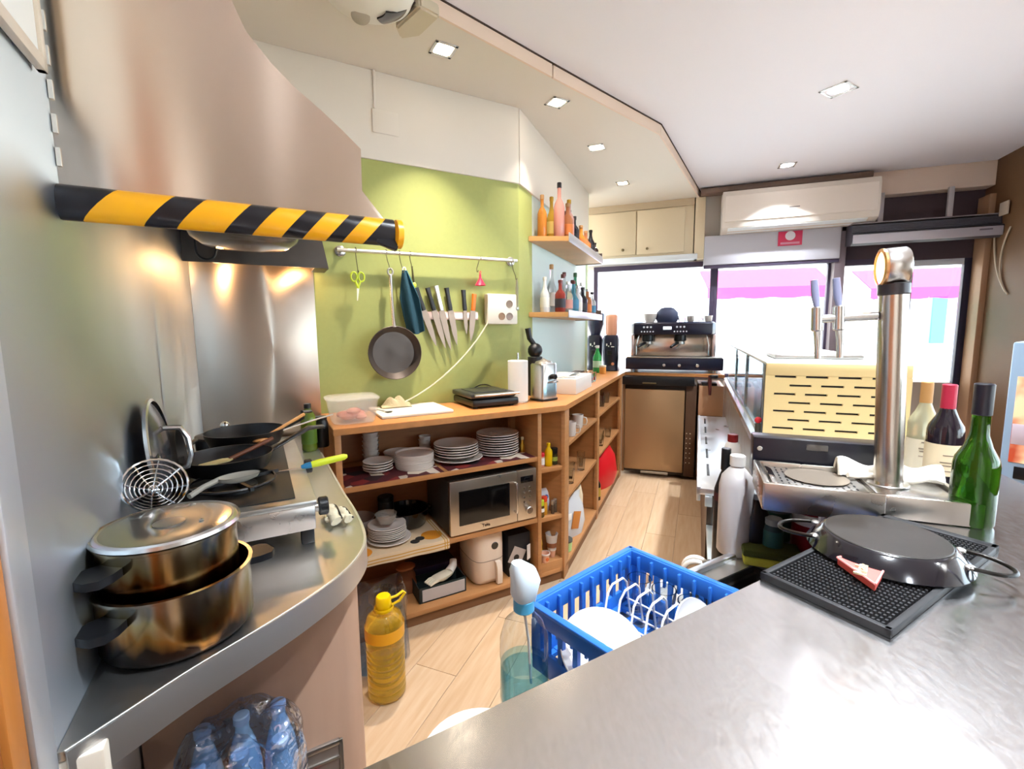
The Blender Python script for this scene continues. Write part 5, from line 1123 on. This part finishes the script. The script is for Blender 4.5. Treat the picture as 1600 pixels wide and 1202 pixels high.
# ================================================================== BAR AND SINKS
I0 = (-.387, .2620); I1 = xy(B(-1.127, -1.03)); I2 = xy(B(-.88, -1.03)); I3 = xy(B(-.88, -.85)); I4 = xy(B(2.05, -.85))
O4 = xy(B(2.05, -1.46)); O3 = xy(B(-1.50, -1.46)); O0 = (-.387+.70*.4815, .262-.70*.8765)
bar = thing('bar_counter', 'wide stainless steel bar counter filling the lower right of the picture', 'bar counter', (0, 0, 0))
MB().prism([I0, I1, I2, I3, I4, O4, O3, O0], .905, .94, .003).obj('steel_top', steel_bar, bar)
q = Vector(O3)-Vector(O0)
MB().prism([xy(K(-.52, -.52)), xy(K(.70, -.52)), xy(K(.70, -.44)), xy(K(-.52, -.44))], 0, .905).obj('front_panel', mat('bar_wood', '#5e3d26', .5), bar)
MB().prism([xy(B(-1.3, -1.40)), xy(B(2.0, -1.40)), xy(B(2.0, -1.32)), xy(B(-1.3, -1.32))], 0, .905).obj('front_panel', mat('bar_wood', '#5e3d26', .5), bar)
MB().prism([xy(B(-.60, -.86)), xy(B(2.04, -.86)), xy(B(2.04, -.90)), xy(B(-.60, -.90))], .62, .905).obj('inner_apron', steel_dull, bar)
un = thing('wash_counter', 'low stainless steel drainer counter along the aisle under the bar', 'counter', B(0, 0, 0), AB)
pale_st = mat('bright_drainer_steel', (.82, .84, .88), .34, 1, rvar=.08, nscale=10)
MB().box(-.18, 1.67, -1.05, -.655, .63, .66, .003).obj('drainer_top', pale_st, un)
MB().box(-.18, 1.67, -.672, -.655, .60, .665, .003).obj('front_lip', pale_st, un)
for k in range(5): MB().box(.02+.33*k, .22+.33*k, -.712, -.700, .6601, .6625, .001).obj('drain_slot', black, un)
MB().box(-.16, 1.66, -.72, -.70, .0, .60).obj('front_panel', mat('grey_brown_panel', '#6a5646', .5), un)
MB().box(-.16, -.14, -1.04, -.70, .0, .63).obj('end_panel', dark_steel, un)
MB().box(-.50, -.165, -1.04, -.70, .47, .49, .003).obj('lower_shelf', mat('pale_blue_steel', (.70, .80, .86), .4, .7), un)
MB().box(-.20, -.17, -.72, -.69, .585, .63, .002).obj('cross_rail', mat('pale_blue_steel', (.70, .80, .86), .4, .7), un)
sn = thing('sink_unit', 'steel sink unit under the near bar with a basin and raised rim', 'sink', (KO[0], KO[1], 0), AK)
x0, x1, y0, y1 = .16, 1.02, -.35, .41; bx0, bx1, by0, by1 = .46, .80, -.08, .34
q = MB()
q.box(x0, bx0, y0, y1, .635, .66); q.box(bx1, x1, y0, y1, .635, .66); q.box(bx0, bx1, by1, y1, .635, .66); q.box(bx0, bx1, y0, by0, .635, .66)
q.obj('sink_top', mat('sink_steel', (.66, .66, .64), .36, 1, rvar=.1, nscale=10), sn)
MB().box(x0, x1, y1-.022, y1, .655, .674, .004).obj('raised_rim', pale_st, sn)
q = MB()
for a in ((bx0-.002, bx0, by0, by1), (bx1, bx1+.002, by0, by1), (bx0, bx1, by0-.002, by0), (bx0, bx1, by1, by1+.002)): q.box(*a, .42, .655)
q.box(bx0, bx1, by0, by1, .418, .42); q.obj('basin', dark_steel, sn)
MB().box(x0, x1, .33, .36, 0, .635).obj('front_panel', dark_steel, sn)
MB().at((.93, .30, .66)).cyl(.012, 0, .02, n=14, bev=.004).obj('tap_button', chrome, sn)
ls = thing('bracket_shelf', 'dark brown shelf corner just showing beside the spray bottle under the bar', 'shelf', (KO[0], KO[1], 0), AK)
MB().box(-.115, .13, -.12, .285, .60, .66, .003).obj('board', mat('dark_brown_board', '#4a3026', .5), ls)
# sponge, waste hose, bucket
t = thing('scouring_sponge', 'dark green scouring sponge with a yellow side on the sink rim', 'sponge', K(.845, .32, .6615), AK-.9)
MB().box(-.075, .075, -.045, .045, 0, .028, .008).obj('sponge_body', mat('sponge_yellow', '#b9b23a', .9, bump=.3, nscale=140), t)
MB().box(-.078, .078, -.047, .047, .028, .050, .006).obj('scouring_pad', mat('sponge_green', '#3d4412', .95, bump=.4, nscale=160), t)
t = thing('drain_hose', 'white looped drain hose beside the wash counter near the floor', 'hose', B(-.42, -.665, .40), AB+pi/2)
MB().tube([(.05*cos(a), .006*a, .055*sin(a)) for a in [2.6*pi*i/30 for i in range(31)]], .010, 10).obj('tube', white_pl, t)
MB().tube([(.05*cos(2.6*pi), .006*2.6*pi, .055*sin(2.6*pi)), (.0, .05, -.15), (.0, .03, -.395)], .010, 10).obj('drop', white_pl, t)
t = thing('round_bin', 'white round bin whose lid shows over the bar edge at the bottom', 'bin', (-.085, .925, 0))
MB().lathe([(.085, 0), (.088, .005), (.118, .40), (.12, .405)], n=36).obj('bin_body', white_pl, t)
MB().lathe([(.127, .405), (.127, .42), (.11, .430), (0, .433)], n=36).obj('lid', mat('bright_white_pl', '#f2efec', .4), t)

# ---- blue dish rack
rk_ang = radians(41.2)
RKO = Vector((.299, 1.117, .661)) - Vector((cos(rk_ang), sin(rk_ang), 0))*.35
rk = thing('dish_rack', 'bright blue plastic dishwasher rack on the sink unit beside the bar', 'dish rack', RKO, rk_ang)
S_ = .35; HR = .145
def rack_side(ax):
    q = MB()
    if ax == 0: q.at((0, 0, 0))                      # back: y = 0 .. along x
    elif ax == 1: q.at((0, -S_, 0), rz=pi/2)         # left
    elif ax == 2: q.at((S_, -S_, 0), rz=pi)          # front
    else: q.at((S_, 0, 0), rz=-pi/2)                 # right
    q.box(0, S_, -.010, 0, .103, HR, .003); q.box(0, S_, -.010, 0, .0, .052, .003)
    for k in range(8): q.box(.036+k*(S_-.084)/7, .048+k*(S_-.084)/7, -.010, 0, .05, .105)
    q.box(0, .026, -.012, 0, .04, .108); q.box(S_-.026, S_, -.012, 0, .04, .108)
    q.box(-.006, S_+.006, -.006, .008, HR-.006, HR+.002, .002)
    for k in range(9): q.box(.03+k*(S_-.06)/8, .036+k*(S_-.06)/8, -.018, -.009, .09, HR-.008, .001)
    return q
for ax in range(4): rack_side(ax).obj('side', blue_pl, rk)
q = MB()
for k in range(8):
    q.box(.01+k*(S_-.032)/7, .022+k*(S_-.032)/7, -S_+.01, -.01, .012, .022); q.box(.01, S_-.01, -S_+.01+k*(S_-.032)/7, -S_+.022+k*(S_-.032)/7, .010, .020)
q.obj('grid_floor', blue_pl, rk)
q = MB(); q.box(0.008, S_-.008, -.205, -.197, .02, .065, .002); q.obj('inner_rib', blue_pl, rk)
wr = thing('plate_holder', 'white wire plate holder standing inside the blue rack', 'wire rack', RKO+Vector((0, 0, .0235)), rk_ang)
q = MB(); wx0, wx1 = .165, .30
for k in range(8):
    y = -.055-.034*k
    q.tube([(wx0, y, 0), (wx0+.018, y, .09), (wx0+.035, y, .105), (wx0+.075, y, .105), (wx0+.09, y, .09), (wx0+.108, y, 0)], .0026, 6)
for x in (wx0, wx0+.054, wx0+.108): q.tube([(x, -.045, .0), (x, -.30, .0)], .0026, 6)
for x, z in ((wx0+.009, .045), (wx0+.099, .045)): q.tube([(x, -.05, z), (x, -.295, z)], .002, 6)
q.obj('wire_frame', mat('white_wire', '#f2f0ec', .35), wr)
pl_ = MB().lathe(plate_prof(.085, .02), n=40).obj('plate', mat('bright_porcelain', '#f4f2f0', .2, coat=.3), None, RKO+Matrix.Rotation(rk_ang, 3, 'Z') @ Vector((.072, -.125, .062)), 0, 'large white plate lying tilted in the blue rack near the spray bottle', 'plate')
pl_.rotation_euler = (.42, -.30, rk_ang)
pl2 = MB().lathe(plate_prof(.075, .018), n=36).obj('plate', mat('bright_porcelain', '#f4f2f0', .2, coat=.3), None, RKO+Matrix.Rotation(rk_ang, 3, 'Z') @ Vector((.215, -.235, .085)), 0, 'smaller white plate in the blue rack leaning against the wire holder', 'plate')
pl2.rotation_euler = (1.1, 0, rk_ang)
for k in range(4):
    tumbler('upturned glass in the far corner of the blue rack, %s from the corner' % ['first', 'second', 'third', 'fourth'][k], RKO+Matrix.Rotation(rk_ang, 3, 'Z') @ Vector((.30, -.06-.065*k, .0235)), 'glasses in the blue rack')

# ---- spray bottle
sp_ = thing('spray_bottle', 'clear blue tinted spray bottle with a pale blue trigger head by the blue rack', 'spray bottle', (.018, .792, .661), .5)
sbm = pane_mat('spray_film', (.90, .93, .94), .16)
MB().lathe([(.038, 0), (.045, .006), (.046, .02), (.044, .09), (.046, .10), (.045, .135), (.036, .165), (.022, .180), (.017, .188), (.017, .195)], n=32).obj('bottle_body', sbm, sp_)
MB().lathe([(.036, .003), (.043, .008), (.043, .072), (0, .072)], n=28).obj('liquid', pane_mat('blue_liquid', (.62, .83, .93), .05), sp_)
MB().cyl(.0195, .188, .212, n=24, bev=.002).obj('collar', mat('aqua_blue', '#4fa6d0', .35), sp_)
MB().loft([sq(.018, .018, .210, 2.5), sq(.024, .022, .222, 2.5), [(x+.004, y, z) for x, y, z in sq(.027, .024, .245, 2.5)], [(x-.002, y, z) for x, y, z in sq(.024, .021, .268, 2.5)], [(x-.010, y, z) for x, y, z in sq(.012, .014, .282, 2.3)]]).obj('spray_head', mat('pale_blue_pl', '#d6e8f2', .35), sp_)
MB().at((.022, 0, .235), ry=.25).box(0, .008, -.008, .008, -.035, .006, .003).obj('trigger', mat('pale_blue_pl', '#d6e8f2', .35), sp_)
MB().tube([(0, 0, .19), (.012, .004, .12), (.018, .006, .03)], .0025, 6).obj('dip_tube', white_pl, sp_)
MB().at(rz=-2.4).lathe([(.0455, .02), (.0445, .085)], n=32, cap0=False, cap1=False).obj('faint_label', pane_mat('aqua_label', (.55, .80, .88), .05), sp_)

# ---- cleaning bottles under the drip tray
bottle('detergent_bottle', 'tall white plastic detergent bottle standing at the sink end under the drip tray', 'bottle', B(-.775, -.765, .661), [(.046, 0), (.050, .006), (.050, .215), (.044, .245), (.026, .268), (.019, .275), (.019, .282)], mat('greyish_white_pl', '#cfc9c8', .35), mat('cap_white', '#e6e0d8', .4), (.022, .278, .312))
bottle('dark_spray', 'slim black spray bottle behind the tall white detergent bottle', 'bottle', B(-.56, -.745, .661 - .17 + .0), [(.03, 0), (.034, .006), (.034, .30), (.02, .35), (.012, .37)], mat('dark_bottle', '#1c1a1c', .35), black, (.016, .37, .45), mat('maroon_band', '#4a2228', .5), (.26, .29))
bottle('white_canister', 'white bottle with a red and black top further along the drainer', 'bottle', B(-.05, -.80, .661), [(.034, 0), (.038, .005), (.038, .15), (.03, .18), (.02, .19)], mat('bright_white_pl', '#f2efec', .4), mat('red_black_cap', '#8a1f22', .4), (.022, .19, .225))
bottle('black_bottle', 'short black squeeze bottle right of the white detergent bottle', 'bottle', B(-.77, -.822, .661), [(.036, 0), (.04, .005), (.04, .13), (.02, .165), (.018, .18)], mat('dark_bottle', '#1c1a1c', .35), mat('grey_cap', '#8a8f90', .4), (.022, .18, .20))
bottle('teal_bottle', 'dark bottle with a teal label between the black and the red ones under the tray', 'bottle', B(-.80, -.868, .661), [(.024, 0), (.027, .005), (.027, .10), (.022, .115)], mat('dark_teal', '#20393c', .3), mat('grey_cap', '#8a8f90', .4), (.024, .115, .135), mat('teal_label', '#2c5a58', .5), (.03, .10))
bottle('red_can', 'red can with a white band standing under the drip tray', 'can', B(-.70, -.985, .661), [(.052, 0), (.054, .004), (.054, .20), (.048, .206)], mat('can_red', '#8a1828', .4), mat('can_red2', '#a02030', .4), (.050, .206, .216), paper, (.10, .135))
bottle('blue_grey_can', 'blue grey bottle with a red lid left of the red can', 'bottle', B(-.71, -.890, .661), [(.036, 0), (.038, .004), (.038, .20), (.036, .21)], mat('blue_grey_pl', '#5a6470', .4), mat('can_red2', '#a02030', .4), (.038, .21, .245), mat('green_stripe', '#1f4a42', .5), (.04, .13))
q = MB(); q.tube([tuple(B(-1.05, -.93, .93)), tuple(B(-1.04, -.935, .84)), tuple(B(-.98, -.97, .72)), tuple(B(-.96, -.98, .662))], .007, 8)
q.obj('drain_tube', white_pl, None, None, 0, 'white plastic tube hanging down from under the drip tray', 'tube')

# ---- drip tray and beer column
tr = thing('drip_tray', 'stainless steel beer drip tray at the corner of the bar', 'drip tray', B(0, 0, 0), AB)
ts = mat('tray_steel', (.62, .58, .53), .30, 1, rvar=.08, nscale=9)
a0, a1, b0_, b1_ = -1.10, -.885, -1.20, -.80
q = MB(); q.box(a0, a1, b0_, b1_, .945, .975); q.box(a0, a0+.012, b0_, b1_, .945, .992, .003); q.box(a1-.012, a1, b0_, b1_, .945, .992, .003); q.box(a0, a1, b1_-.012, b1_, .945, .992, .003); q.box(a0, a1, b0_, b0_+.012, .945, .992, .003)
q.obj('tray_body', ts, tr)
MB().box(a0-.004, a0+.002, b0_-.002, -1.035, .9415, .993, .003).box(a0-.004, a0+.002, -1.037, b1_+.002, .925, .993, .003).obj('front_apron', ts, tr)
MB().box(a0, a1, b1_-.002, b1_+.004, .925, .993, .003).obj('side_apron', ts, tr)
gq = MB(); gq.box(a0+.02, a1-.02, -1.02, b1_-.035, .975, .980, .002); gq.obj('grate', steel_dull, tr)
MB().box(a0+.02, a1-.02, b1_-.032, b1_-.018, .975, .990, .002).obj('inner_rail', chrome, tr)
MB().at((-.975, -.93, .981)).lathe([(.066, 0), (.070, .003), (.060, .002), (.03, .001), (0, .001)], n=40).obj('glass_ring', mat('dark_dish', (.34, .28, .22), .30, .55), tr)
hq = MB()
for i in range(12):
    for j in range(7):
        x, y = a0+.035+.024*j+(.012 if i % 2 else 0), -1.0+.014*i
        if (x+.975)**2+(y+.93)**2 > .0052: hq.at((x, y, .9802)).box(-.006, .006, -.002, .002, 0, .0006)
hq.obj('drain_slot', black, tr, kind='stuff')
MB().box(a0+.02, a1-.02, b0_+.02, -1.03, .975, .984, .002).obj('cover_plate', steel, tr)
cl_ = thing('beer_column', 'tall round steel beer column with a lit round badge and a side tap', 'beer tap', B(-.985, -1.075, .984), AB)
cl_.rotation_euler = (-.045, 0, AB)
cst = mat('column_steel', (.58, .53, .48), .24, 1)
MB().cyl(.042, 0, .006, n=32, bev=.002).obj('base_flange', steel, cl_)
MB().cyl(.0285, .006, .47, n=36).obj('column', cst, cl_)
MB().cyl(.031, .45, .478, n=32, bev=.003).obj('column_collar', mat('dark_collar', '#3a3638', .3, .6), cl_)
MB().at((.0, -.022, .515), rx=-pi/2).lathe([(.040, 0), (.043, .004), (.043, .040), (.040, .044)], n=36).obj('badge_drum', steel, cl_)
MB().at((.0, .022, .515), rx=-pi/2).lathe([(.0435, 0), (.0435, .005), (.037, .007)], n=36, cap0=False, cap1=False).obj('badge_ring', mat('copper_ring', (.75, .42, .2), .25, 1), cl_)
MB().at((.0, .024, .515), rx=-pi/2).lathe([(.038, 0), (.025, .003), (0, .004)], n=32).obj('badge_lamp', mat('badge_lamp', '#ffffff', .4, emit='#ffc58a', estr=1.6), cl_)
MB().tube([(0, .03, .405), (0, .10, .405), (0, .150, .405)], .010, 12).obj('manifold', steel, cl_)
for k, y in enumerate((.105, .150)):
    tp = MB().cyl(.013, .375, .435, (0, y), 16, bev=.003).obj('tap_body', steel, cl_)
    MB().tube([(0, y, .38), (-.012, y, .35), (-.012, y, .31)], [.008, .008, .007], 10).obj('spout', steel, tp)
    MB().tube([(0, y, .43), (.0, y+.004, .46), (-.004, y+.008, .50)], [.006, .009, .008], 10).obj('tap_handle', mat('tap_handle', '#8f94b4', .3), tp)
dc = thing('bar_cloth', 'folded white bar cloth lying on the drip tray around the beer column', 'cloth', B(-.925, -1.10, .985), AB)
MB().grid(lambda u, v: (-.032+.064*u+.012*sin(v*9), -.095+.21*v, .003+.036*(1-abs(2*u-1)**3)*(.85+.25*sin(v*13+u*3))), 18, 28, .006).obj('fabric', mat('white_terry', '#e9e3d6', .9, bump=.25, nscale=140), dc)
MB().tube([(-.036+.004*sin(i*1.3), -.09+.19*i/12, .010+.005*sin(i)) for i in range(13)], .007, 8).obj('rolled_edge', mat('white_terry', '#e9e3d6', .9), dc)

# ---- glass display case
dcs = thing('display_case', 'long glass display case on the bar with a slotted yellow back cover', 'display case', B(0, 0, .9405), AB)
c0, c1, w0, w1 = -.385, 2.0, -1.31, -.875
MB().box(c0, c1, w0, w1, .0, .012, .002).obj('base_plate', steel_dull, dcs)
MB().box(c0+.01, c1, w1-.006, w1, .012, .285).obj('glass_pane', case_glass, dcs, label='aisle side glass')
MB().box(c0+.01, c1, w0, w0+.006, .012, .285).obj('glass_pane', case_glass, dcs, label='customer side glass')
MB().box(c0, c1, w0, w1, .285, .297, .003).obj('top_panel', mat('case_top', '#e8ecec', .3), dcs)
for s_ in (c0+.03, .35, 1.05): MB().box(s_, s_+.012, w1-.012, w1+.002, .012, .285, .001).obj('glass_post', mat('case_post', '#a9b6ba', .35, .5), dcs)
MB().box(c0+.16, c0+.17, w0+.01, w1-.01, .012, .285).obj('inner_panel', mat('case_grey', '#9fb0b4', .4), dcs)
q = MB(); yel = mat('yellow_cover', '#e8cd92', .5)
# slotted cover, built from rows of solid strips so that the slots are real openings
zt, zb = .293, .012; nrow = 7; rh = (zt-.03-zb-.012)/nrow
MB().box(c0-.012, c0, w0, w1, zt-.045, zt, .003).obj('cover_top', yel, dcs)
for r_ in range(nrow):
    z1s = zt-.045-r_*rh*.93; z0s = z1s-rh*.93
    sl = .0075
    q.box(c0-.012, c0, w0, w1, z0s, z1s-sl)
    L_ = .068; gp = .030; off = (r_ % 2)*.048
    y = w1-.03-off; yb = w1
    q.box(c0-.012, c0, y, w1, z1s-sl, z1s)
    while y-L_ > w0+.02:
        y2 = y-L_; q.box(c0-.012, c0, y2-gp if y2-gp-L_ > w0+.02 else w0, y2, z1s-sl, z1s); y = y2-gp
        if y-L_ <= w0+.02: break
    else: q.box(c0-.012, c0, w0, y, z1s-sl, z1s)
q.box(c0-.012, c0, w0, w1, zb-.01, z0s)
q.obj('slotted_cover', yel, dcs)
MB().box(c0-.0005, c0+.004, w0+.004, w1-.004, .012, .28).obj('dark_backing', black, dcs)
bx = thing('control_box', 'low black control box between the drip tray and the yellow slotted cover', 'control box', B(0, 0, .9405), AB)
MB().box(-.872, -.80, -1.115, -.795, 0, .114, .005).obj('box_body', mat('blueblack_plastic', '#16151f', .3), bx)
MB().at((-.872, -.812, .082), ry=-pi/2).cyl(.007, 0, .003, n=14, bev=.001).obj('screw', steel, bx)
MB().at((-.8725, -.95, .095)).box(-.002, 0, -.025, .025, -.008, .008, .002).obj('badge', mat('grey_badge', '#55504c', .4), bx)
t = thing('top_tray', 'steel tray lying on top of the glass display case', 'tray', B(-.05, -1.08, .9405+.2975), AB)
MB().box(-.14, .14, -.15, .15, 0, .016, .005).obj('tray_body', steel_dull, t)
t = thing('red_valve', 'small red knob on the inner ledge beside the display case', 'knob', B(-.36, -.862, .9405), AB)
MB().cyl(.010, 0, .06, n=12, bev=.002).obj('stem', mat('dark_stem', '#4a4438', .4), t); MB().ball(.013, (0, 0, .072), 12).obj('knob', red_pl, t)

# ---- wine bottles
wl_ = mat('wine_label', '#dcc9a8', .6)
wb_ = bottle('wine_bottle', 'clear wine bottle with a tan capsule, furthest of the three bottles by the beer column', 'bottle', B(-.68, -1.245, .9405), wine_prof(.036, .262, .56), mat('pale_wine', (.70, .66, .44), .08, trans=.55), mat('tan_capsule', '#b98a52', .5), (.0145, .205, .266), mat('pale_wine_label', '#d8cdb4', .6), (.02, .105), n=28)
bottle('wine_bottle', 'dark red wine bottle with a red capsule and a cream label', 'bottle', B(-.83, -1.235, .9405), wine_prof(.0375, .27, .58), mat('dark_red_wine', (.012, .008, .014), .06, coat=.3), mat('red_capsule', '#a8203c', .4), (.0155, .205, .275), wl_, (.045, .125), n=28)
for o_ in [o for o in bpy.data.objects if o.name.startswith('wine_bottle')]:
    q = MB()
    for z_, a_ in ((.098, .30), (.080, .42), (.072, .36), (.058, .40)):
        q.tube([(.0388*cos(-2.05+a_*(i/8-.5)*2), .0388*sin(-2.05+a_*(i/8-.5)*2), z_) for i in range(9)], .0011, 5)
    q.obj('label_print', mat('label_ink', '#6a5648', .6), o_)
bottle('wine_bottle', 'dark green bottle with a black capsule, nearest of the three bottles by the beer column', 'bottle', B(-1.07, -1.195, .9405), wine_prof(.0375, .295, .44, .38), mat('green_glass', (.018, .085, .003), .04, trans=.7), mat('black_capsule', '#14121c', .35), (.0165, .235, .302), n=32)

# ---- bar mat, paella pan, red sign
mt = thing('bar_mat', 'black ribbed rubber bar mat on the steel bar', 'bar mat', (.416, .733, .9405), radians(31.0))
mw_, mh_ = .468, .182
q = MB(); q.box(0, mw_, -mh_, 0, 0, .004, .001); q.box(0, mw_, -.010, 0, 0, .012, .002); q.box(0, mw_, -mh_, -mh_+.010, 0, .012, .002); q.box(0, .010, -mh_, 0, 0, .012, .002); q.box(mw_-.022, mw_, -mh_, 0, 0, .012, .002)
q.obj('mat_body', rubber, mt)
nub = MB()
for i in range(40):
    x = .016+i*(mw_-.044)/39
    for j in range(26):
        y = -mh_+.015+j*(mh_-.030)/25; h_ = .0105
        vs = [nub.v((x-.0035, y-.0022, .004)), nub.v((x+.0035, y-.0022, .004)), nub.v((x+.0035, y+.0022, .004)), nub.v((x-.0035, y+.0022, .004))]
        vt = [nub.v((x-.0022, y-.0016, h_)), nub.v((x+.0022, y-.0016, h_)), nub.v((x+.0022, y+.0016, h_)), nub.v((x-.0022, y+.0016, h_))]
        nub.face(vt)
        for k in range(4): nub.face([vs[k], vs[(k+1) % 4], vt[(k+1) % 4], vt[k]])
nub.obj('rubber_nubs', rubber, mt, kind='stuff')
pp = thing('paella_pan', 'black enamel paella pan lying upside down on the bar mat, two wire handles', 'pan', (.675, .795, .9535), radians(-35))
MB().lathe([(.118, 0), (.120, .003), (.112, .014), (.097, .030), (.093, .0325), (.0, .0335)], n=56).obj('pan_body', mat('paella_black', '#0b0a12', .14, coat=.6), pp)
MB().lathe([(.0915, .0332), (.090, .0345), (0, .0348)], n=48).obj('pan_base', mat('worn_pan_base', '#3a3634', .42, .3, noise=.3, nscale=14), pp)
for a in (0, pi):
    MB().at(rz=a).tube([(.104+.062*sin(pi*i/16)**.8, -.040*cos(pi*i/16), .018-.006*sin(pi*i/16)) for i in range(17)], .0036, 10).obj('handle', mat('handle_iron', '#1a1612', .3, .5), pp)
    for y in (-.036, .036): MB().at(rz=a).ball(.008, (.106, y, .018), 10, sz=.6).obj('rivet', steel_dull, pp)
rs = thing('beer_sign', 'small thick red sign board with cream letters lying on the bar mat', 'sign', (.5815, .7253, .9525), 0)
SG = [(-.022, -.056), (.027, -.012), (.015, .040), (-.021, .029)]
MB().prism(SG, 0, .012, .0012).obj('board', mat('sign_coral', '#e8665e', .45), rs)
f = MB()
pts = SG
for i in range(4):
    p, q_ = pts[i], pts[(i+1) % 4]; f.tube([(p[0], p[1], .0125), (q_[0], q_[1], .0125)], .0018, 6)
f.obj('raised_edge', mat('sign_pink_edge', '#f08a84', .45), rs)
word('Mahou', .025, mat('cream_letters', '#efe0b8', .5), rs, (-.003, -.004, .0135), (0, 0, .85), ext=.0015)

# ================================================================== ON THE FLOOR
oil = thing('cooking_oil_bottle', 'big five litre bottle of yellow cooking oil with a yellow cap on the floor', 'bottle', (-.485, 1.60, .0005), AA)
prof_ = [(.062, 0), (.070, .010)]
for k in range(8): prof_ += [(.070, .03+.023*k), (.067, .036+.023*k), (.070, .042+.023*k)]
prof_ += [(.072, .235), (.071, .285), (.060, .315), (.035, .335), (.022, .342), (.022, .350)]
MB().lathe(prof_, n=36).obj('bottle_body', mat('oil_yellow', (1.0, .66, .05), .05, trans=.82, coat=.4), oil)
MB().lathe([(.0725, .238), (.0725, .282)], n=36, cap0=False, cap1=False).obj('label_band', mat('oil_band', '#e2a21c', .3), oil)
MB().lathe([(.028, .345), (.029, .35), (.027, .385), (.023, .390), (0, .391)], n=24).obj('cap', mat('cap_yellow', '#f0c400', .35), oil)
MB().lathe([(.034, .336), (.036, .342), (.034, .350)], n=24, cap0=False, cap1=False).obj('cap_ring', mat('cap_yellow', '#f0c400', .35), oil)
MB().tube([(.030, 0, .344), (.060, .0, .352), (.082, 0, .378), (.074, 0, .386), (.050, 0, .374), (.028, 0, .372)], .005, 8).obj('carry_handle', mat('cap_yellow2', '#ecc81e', .35), oil)
wp = thing('water_jug_pack', 'plastic wrapped water bottles standing behind the yellow oil bottle', 'bottle pack', A(.115, -.16, .0005), AA)
blw = pane_mat('blue_water', (.62, .74, .88), .14)
for x in (-.055, .055): MB().lathe([(.045, 0), (.05, .01), (.05, .20), (.03, .26), (.014, .28), (.014, .31)], c=(x, 0, 0), n=24).obj('bottle', blw, wp)
MB().grid(lambda u, v: ((.112*cos(2*pi*u)+.006*sin(u*40+v*7))*(1-.28*max(0, v-.8)*5*.6), (.062*sin(2*pi*u)+.004*sin(u*31+v*9))*(1-.5*max(0, v-.8)*5*.8), .005+.345*v+.016*sin(u*19)*v**3), 48, 14).obj('shrink_film', pane_mat('grey_film', (.74, .80, .90), .40, .8), wp)
cr8 = thing('storage_crate', 'dark crate under the counter overhang carrying the pack of water bottles', 'crate', A(-.325, -1.06, .0005), AA)
q = MB()
for z_ in (0, .11, .22): q.box(-.13, .11, -.105, -.095, z_, z_+.08); q.box(-.13, .11, .095, .105, z_, z_+.08); q.box(-.13, -.12, -.10, .10, z_, z_+.08); q.box(.10, .11, -.10, .10, z_, z_+.08)
for x_ in (-.125, .105):
    for y_ in (-.10, .10): q.box(x_-.008, x_+.008, y_-.008, y_+.008, 0, .34)
q.box(-.13, .11, -.105, .105, .325, .34); q.obj('crate_body', mat('dark_crate', '#2a2622', .6), cr8)
pk = thing('water_pack', 'pack of blue water bottles wrapped in plastic film against the tan counter front', 'bottle pack', A(-.320, -1.06, .3415), AA+pi/2)
wbl = mat('bottle_blue_water', (.50, .74, 1.0), .08, trans=.2)
for i in range(2):
    for j in range(3):
        bt_ = MB().lathe([(.026, 0), (.030, .008), (.030, .19), (.026, .22), (.016, .26), (.012, .27), (.012, .29)], c=(-.046+.092*i, -.062+.062*j*1.0, 0), n=20).obj('bottle', wbl, pk)
        MB().cyl(.014, .285, .302, (-.046+.092*i, -.062+.062*j), 16, bev=.002).obj('bottle_cap', mat('pale_blue_cap', '#a9c4e6', .4), bt_)
def film(u, v):
    a = 2*pi*u; k = (abs(cos(a))**4+abs(sin(a))**4)**-.25; c = 1-.62*max(0, (v-.72)/.28)**2
    return ((.084*k*cos(a)+.005*sin(u*60+v*8))*c, (.100*k*sin(a)+.005*sin(u*47+v*5))*c, .002+.315*min(1, v/.9)+.028*sin(u*25+2)*max(0, v-.6)+.018*max(0, v-.8)*sin(u*70))
MB().grid(film, 72, 18).obj('shrink_film', pane_mat('blue_film', (.74, .86, 1.0), .9, 1.0), pk)
